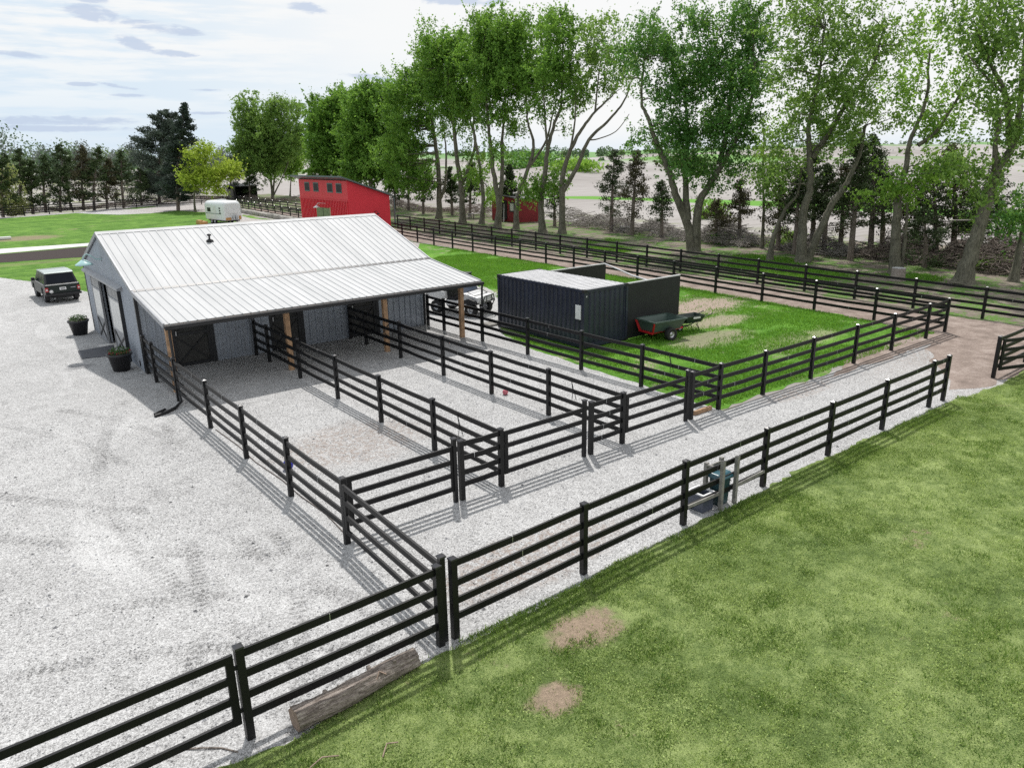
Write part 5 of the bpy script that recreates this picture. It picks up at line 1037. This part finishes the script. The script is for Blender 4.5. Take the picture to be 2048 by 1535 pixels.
bush('bush','green weeds below the dark brush by right edge',55.0,19.5,0,1.5,1.5,.6,900,.14,LEAF[1],seed=3)
bush('bush','bright yellow-green bush out in the ploughed field',215,233,-1,12,9,4,2600,1.0,LEAF[2],seed=4)
bush('bush','blue-green thicket in the field behind the red shed',262,316,-1,20,14,6,3000,1.4,LEAF[3],seed=5)
bush('bush','brown-green hedge patch in the field right of cedars',300,245,-1,16,8,4,2000,1.3,NEED[1],seed=6)
bush('bush','bright shrub at field edge left of the forked maple',76,58,0,2.6,1.6,1.2,1300,.3,LEAF[2],seed=7)
bush('bush','light green shrub at field edge behind straight-trunk maple',80,30,0,2.2,1.6,1.2,1100,.3,LEAF[2],seed=8)
bush('shrub','pale flowering shrub low at the left edge of the far row',12.6,140.5,0,2.0,1.6,1.6,1500,.25,LEAF[5],cat='shrub',seed=9)
def far_wood(name,lab,segs,k,ls,mats):
    for mi,mat in enumerate(mats):
        rs_=np.random.default_rng(300+mi+len(lab)); P=[];T=[]
        for (az0,az1,r,h0,h1,zb) in segs:
            nt=int((az1-az0)*r/7)
            for i in range(nt):
                a=az0+(az1-az0)*(i+rs_.random())/nt; rr_=r*(1+.12*rs_.random()); h=h0+(h1-h0)*rs_.random(); c=(RHv*math.sin(a)+FHv*math.cos(a))*rr_; wd=h*(.28+.2*rs_.random())
                v=rs_.normal(size=(k,3)); v/=np.linalg.norm(v,axis=1)[:,None]; v*=rs_.random(k)[:,None]**.35; sub=rs_.normal(size=(k,3))*.10
                v=(v+sub)*np.array([wd,wd,h*.5]); v+=np.array([c[0],c[1],zb+h*.52]); P.append(v); T.append(np.clip(rs_.random()*.8+rs_.normal(size=k)*.12,0,1))
        o=quads(name,leaf_quads(np.concatenate(P),ls*.7,ls*1.4,asp=.9),np.concatenate(T),mat); tag(o,lab+(' '+['','and olive trees','and bare greyish trees'][mi]).rstrip(),'wood',None,'stuff')
FW=[leaf_mat('hazy_far_leaves',(.10,.17,.09),(.22,.30,.12),.2),leaf_mat('hazy_grey_far_leaves',(.14,.17,.15),(.24,.27,.24),.2)]
far_wood('far_wood','hazy line of spring trees beyond the cedars at left',[(-.66,-.50,300,9,16,0),(-.64,-.575,340,12,20,2),(-.57,-.45,420,9,17,1),(-.50,-.36,300,6,11,0),(-.46,-.30,520,10,17,1)],650,.8,FW)
far_wood('far_wood','low green trees on the far horizon at centre and right',[(.06,.20,800,7,12,3),(-.30,.10,900,9,15,3),(.2,.62,1300,8,14,6),(.02,.12,420,4,8,-1)],110,2.0,FW[:1])
# ================================================================ grass blades
def blades(name,lab,poly,n_,h,wd,mats,mask,tone):
    xs=[p[0] for p in poly];ys=[p[1] for p in poly]; rs_=np.random.default_rng(len(name)+n_)
    x=rs_.uniform(min(xs),max(xs),n_);y=rs_.uniform(min(ys),max(ys),n_); ok=inpoly(x,y,poly); x=x[ok];y=y[ok]; mk=mask(x,y); ok=rs_.random(len(x))<mk; x=x[ok];y=y[ok]; k=len(x)
    hh=h*(.5+rs_.random(k)); a=rs_.uniform(0,2*PI,k); ln=rs_.uniform(.1,1.1,k)*hh; b=rs_.uniform(0,2*PI,k); w_=wd*(.6+.8*rs_.random(k))
    P=np.zeros((k,3,3),np.float32); dx=np.cos(a)*w_/2;dy=np.sin(a)*w_/2
    P[:,0]=np.stack([x-dx,y-dy,np.full(k,.0)],1);P[:,1]=np.stack([x+dx,y+dy,np.full(k,.0)],1);P[:,2]=np.stack([x+np.cos(b)*ln,y+np.sin(b)*ln,hh],1)
    return tag(quads(name,P,np.clip(tone(x,y)+rs_.normal(size=k)*.28,0,1),mats,nv=3),lab,'grass',None,'stuff')
GM=leaf_mat('grass_blades',(.08,.15,.03),(.60,.70,.26),.38); GM2=leaf_mat('paddock_blades',(.06,.20,.012),(.20,.42,.05),.35)
def nearmask(x,y):
    v=vnoise(x,y,.55,3,4); m_=np.clip((v-.30)*5,0.45,1)*np.clip(.1+1.5*(vnoise(x,y,2.6,9,3)-.12),.08,1)
    m_*=np.clip(1.2-(x-12)/60,.7,1.2)
    for cx,cy,rx,ry in ((7.75,7.95,.72,.48),(6.2,7.0,.42,.30)):
        d=((x-cx)/rx)**2+((y-cy)/ry)**2+(vnoise(x,y,2.6,5,4)-.5)*4.2; m_*=np.clip(d-.5,0.04,1)
    return np.clip(m_,0,1)
def neartone(x,y): return -.15+.75*vnoise(x,y,1.1,21,4)+.42*vnoise(x,y,5,23,3)+.20*np.clip((x-8)/14,0,1)+.15*np.clip((7.2-y)/4,0,1)
edge=[(-1,8.8),(1.9,8.85),(2.6,8.68),(5,8.98),(6.6,8.95),(8.4,8.95),(9.8,9.2),(11.9,9.15),(14.2,9.12),(17.1,9.3),(20.6,9.2),(25.1,9.2),(27.5,8.9),(31,8.9)]
blades('lawn_grass','short clover-like grass of the foreground lawn',edge+[(31,4.5),(20,0),(4,0),(-1,8)],1000000,.045,.016,GM,nearmask,neartone)
# small flat clover leaves catching the light
def clover():
    rs_=np.random.default_rng(77); n_=520000; x=rs_.uniform(-1,30,n_); y=rs_.uniform(0,9.2,n_)
    ok=inpoly(x,y,edge+[(31,4.5),(20,0),(4,0),(-1,8)]); x=x[ok];y=y[ok]; ok=rs_.random(len(x))<nearmask(x,y)*np.clip((vnoise(x,y,1.6,41,3)-.30)*3.5,.05,1); x=x[ok];y=y[ok]; k=len(x)
    P=leaf_quads(np.stack([x,y,.028+.035*rs_.random(k)],1),.014,.034,asp=.8)
    tag(quads('clover',P,np.clip(.25+.5*vnoise(x,y,1.3,51,3)+rs_.normal(size=k)*.3,0,1),leaf_mat('clover_leaves',(.06,.14,.02),(.50,.62,.20),.3)),'small bright clover leaves spread through the foreground lawn','clover',None,'stuff')
clover()
blades('lawn_tufts','scattered darker grass tufts standing above the foreground lawn',edge+[(31,4.5),(20,0),(4,0),(-1,8)],420000,.085,.014,leaf_mat('tuft_blades',(.03,.085,.012),(.20,.33,.07),.35),lambda x,y:nearmask(x,y)*np.clip((vnoise(x,y,2.2,61,3)-.52)*7,0,1),lambda x,y:.1+.6*vnoise(x,y,3,62,2))
# taller dark tufts along the fence line
def edgemask(x,y): return np.clip((vnoise(x,y,.8,31,3)-.42)*6,0.04,1)*np.clip((x-4.6)/1,0.2,1)*np.clip((y-8.25)/.7+.5*(vnoise(x,y,2.5,33,2)-.5),0,1)
blades('edge_grass','taller ragged grass along the gravel edge under the long fence',[(4.8,9.1),(8.4,9.05),(14,9.2),(26,9.3),(26,8.5),(14,8.3),(8.4,8.0),(5.5,8.2),(4.2,8.6)],80000,.07,.018,leaf_mat('dark_tuft_blades',(.06,.14,.02),(.30,.42,.10),.38),edgemask,lambda x,y:.2+.5*vnoise(x,y,2,8,2))
def padmask(x,y):
    m_=np.clip((vnoise(x,y,.5,13,4)-.34)*6,.05,1)
    for cx,cy,rx,ry in ((31.6,24.6,3.4,1.8),(29.5,21.6,2.2,1.0),(26.5,19.6,2.3,1.0)):
        d=((x-cx)/rx)**2+((y-cy)/ry)**2+(vnoise(x,y,1.2,5,3)-.5)*2.4; m_*=np.clip(d-.5,0.05,1)
    return m_
blades('paddock_blades','lush green grass of the fenced paddock',[(19.1,13.7),(34.6,13.7),(35.4,22),(36,30),(36.6,45),(37,55),(31,50),(28.5,42),(25.5,34),(23.8,29.5),(23.7,21.7),(20.9,21.7),(20.9,26),(19.9,25.5)],320000,.09,.03,GM2,padmask,lambda x,y:.2+.6*vnoise(x,y,.9,3,3))
blades('verge_grass','rough patches of grass between lane fence and maples',[(41,13),(50,13),(52,40),(52,60),(44,60),(42,40)],120000,.13,.045,GM2,lambda x,y:np.clip((vnoise(x,y,.22,17,3)-.47)*9,0,1),lambda x,y:.15+.5*vnoise(x,y,.9,3,3))
# loose stones on gravel near the camera
def pebbles():
    rs_=np.random.default_rng(5); n_=26000; x=rs_.uniform(-2,26,n_);y=rs_.uniform(9.3,26,n_)
    ok=(x>5.9-(y-9.3)*.0-12)&~((x>18.5)&(y>13.3)); x=x[ok];y=y[ok];k=len(x); s=rs_.uniform(.008,.022,k)*(1+(rs_.random(k)>.985)*1.2); a=rs_.uniform(0,2*PI,k)
    base=np.array([[1,0,0],[0,1,0],[-1,0,0],[0,-1,0]]); P=[]
    ca,sa=np.cos(a),np.sin(a)
    top=np.stack([x,y,.008+s*.8],1)
    ring=[np.stack([x+s*(b[0]*ca-b[1]*sa)*1.2,y+s*(b[0]*sa+b[1]*ca),np.full(k,.006)],1) for b in base]
    F=[np.stack([ring[i],ring[(i+1)%4],top],1) for i in range(4)]
    P=np.concatenate(F); T=np.tile(rs_.random(k),4)
    m,n,b=material('pebble'); n.put(b.inputs['Base Color'],n.ramp(n.attr('tint'),[(0,(.10,.10,.10)),(.4,(.28,.28,.29)),(1,(.52,.52,.53))])); b.inputs['Roughness'].default_value=.9
    tag(quads('loose_gravel',P,T,m,nv=3),'loose pebbles scattered over the pale gravel','gravel',None,'stuff')
pebbles()
print('QUADS',sum(len(o.data.polygons) for o in bpy.data.objects if o.type=='MESH'))
for o in bpy.data.objects:
    for k_ in ('_w','part'):
        if k_ in o: del o[k_]
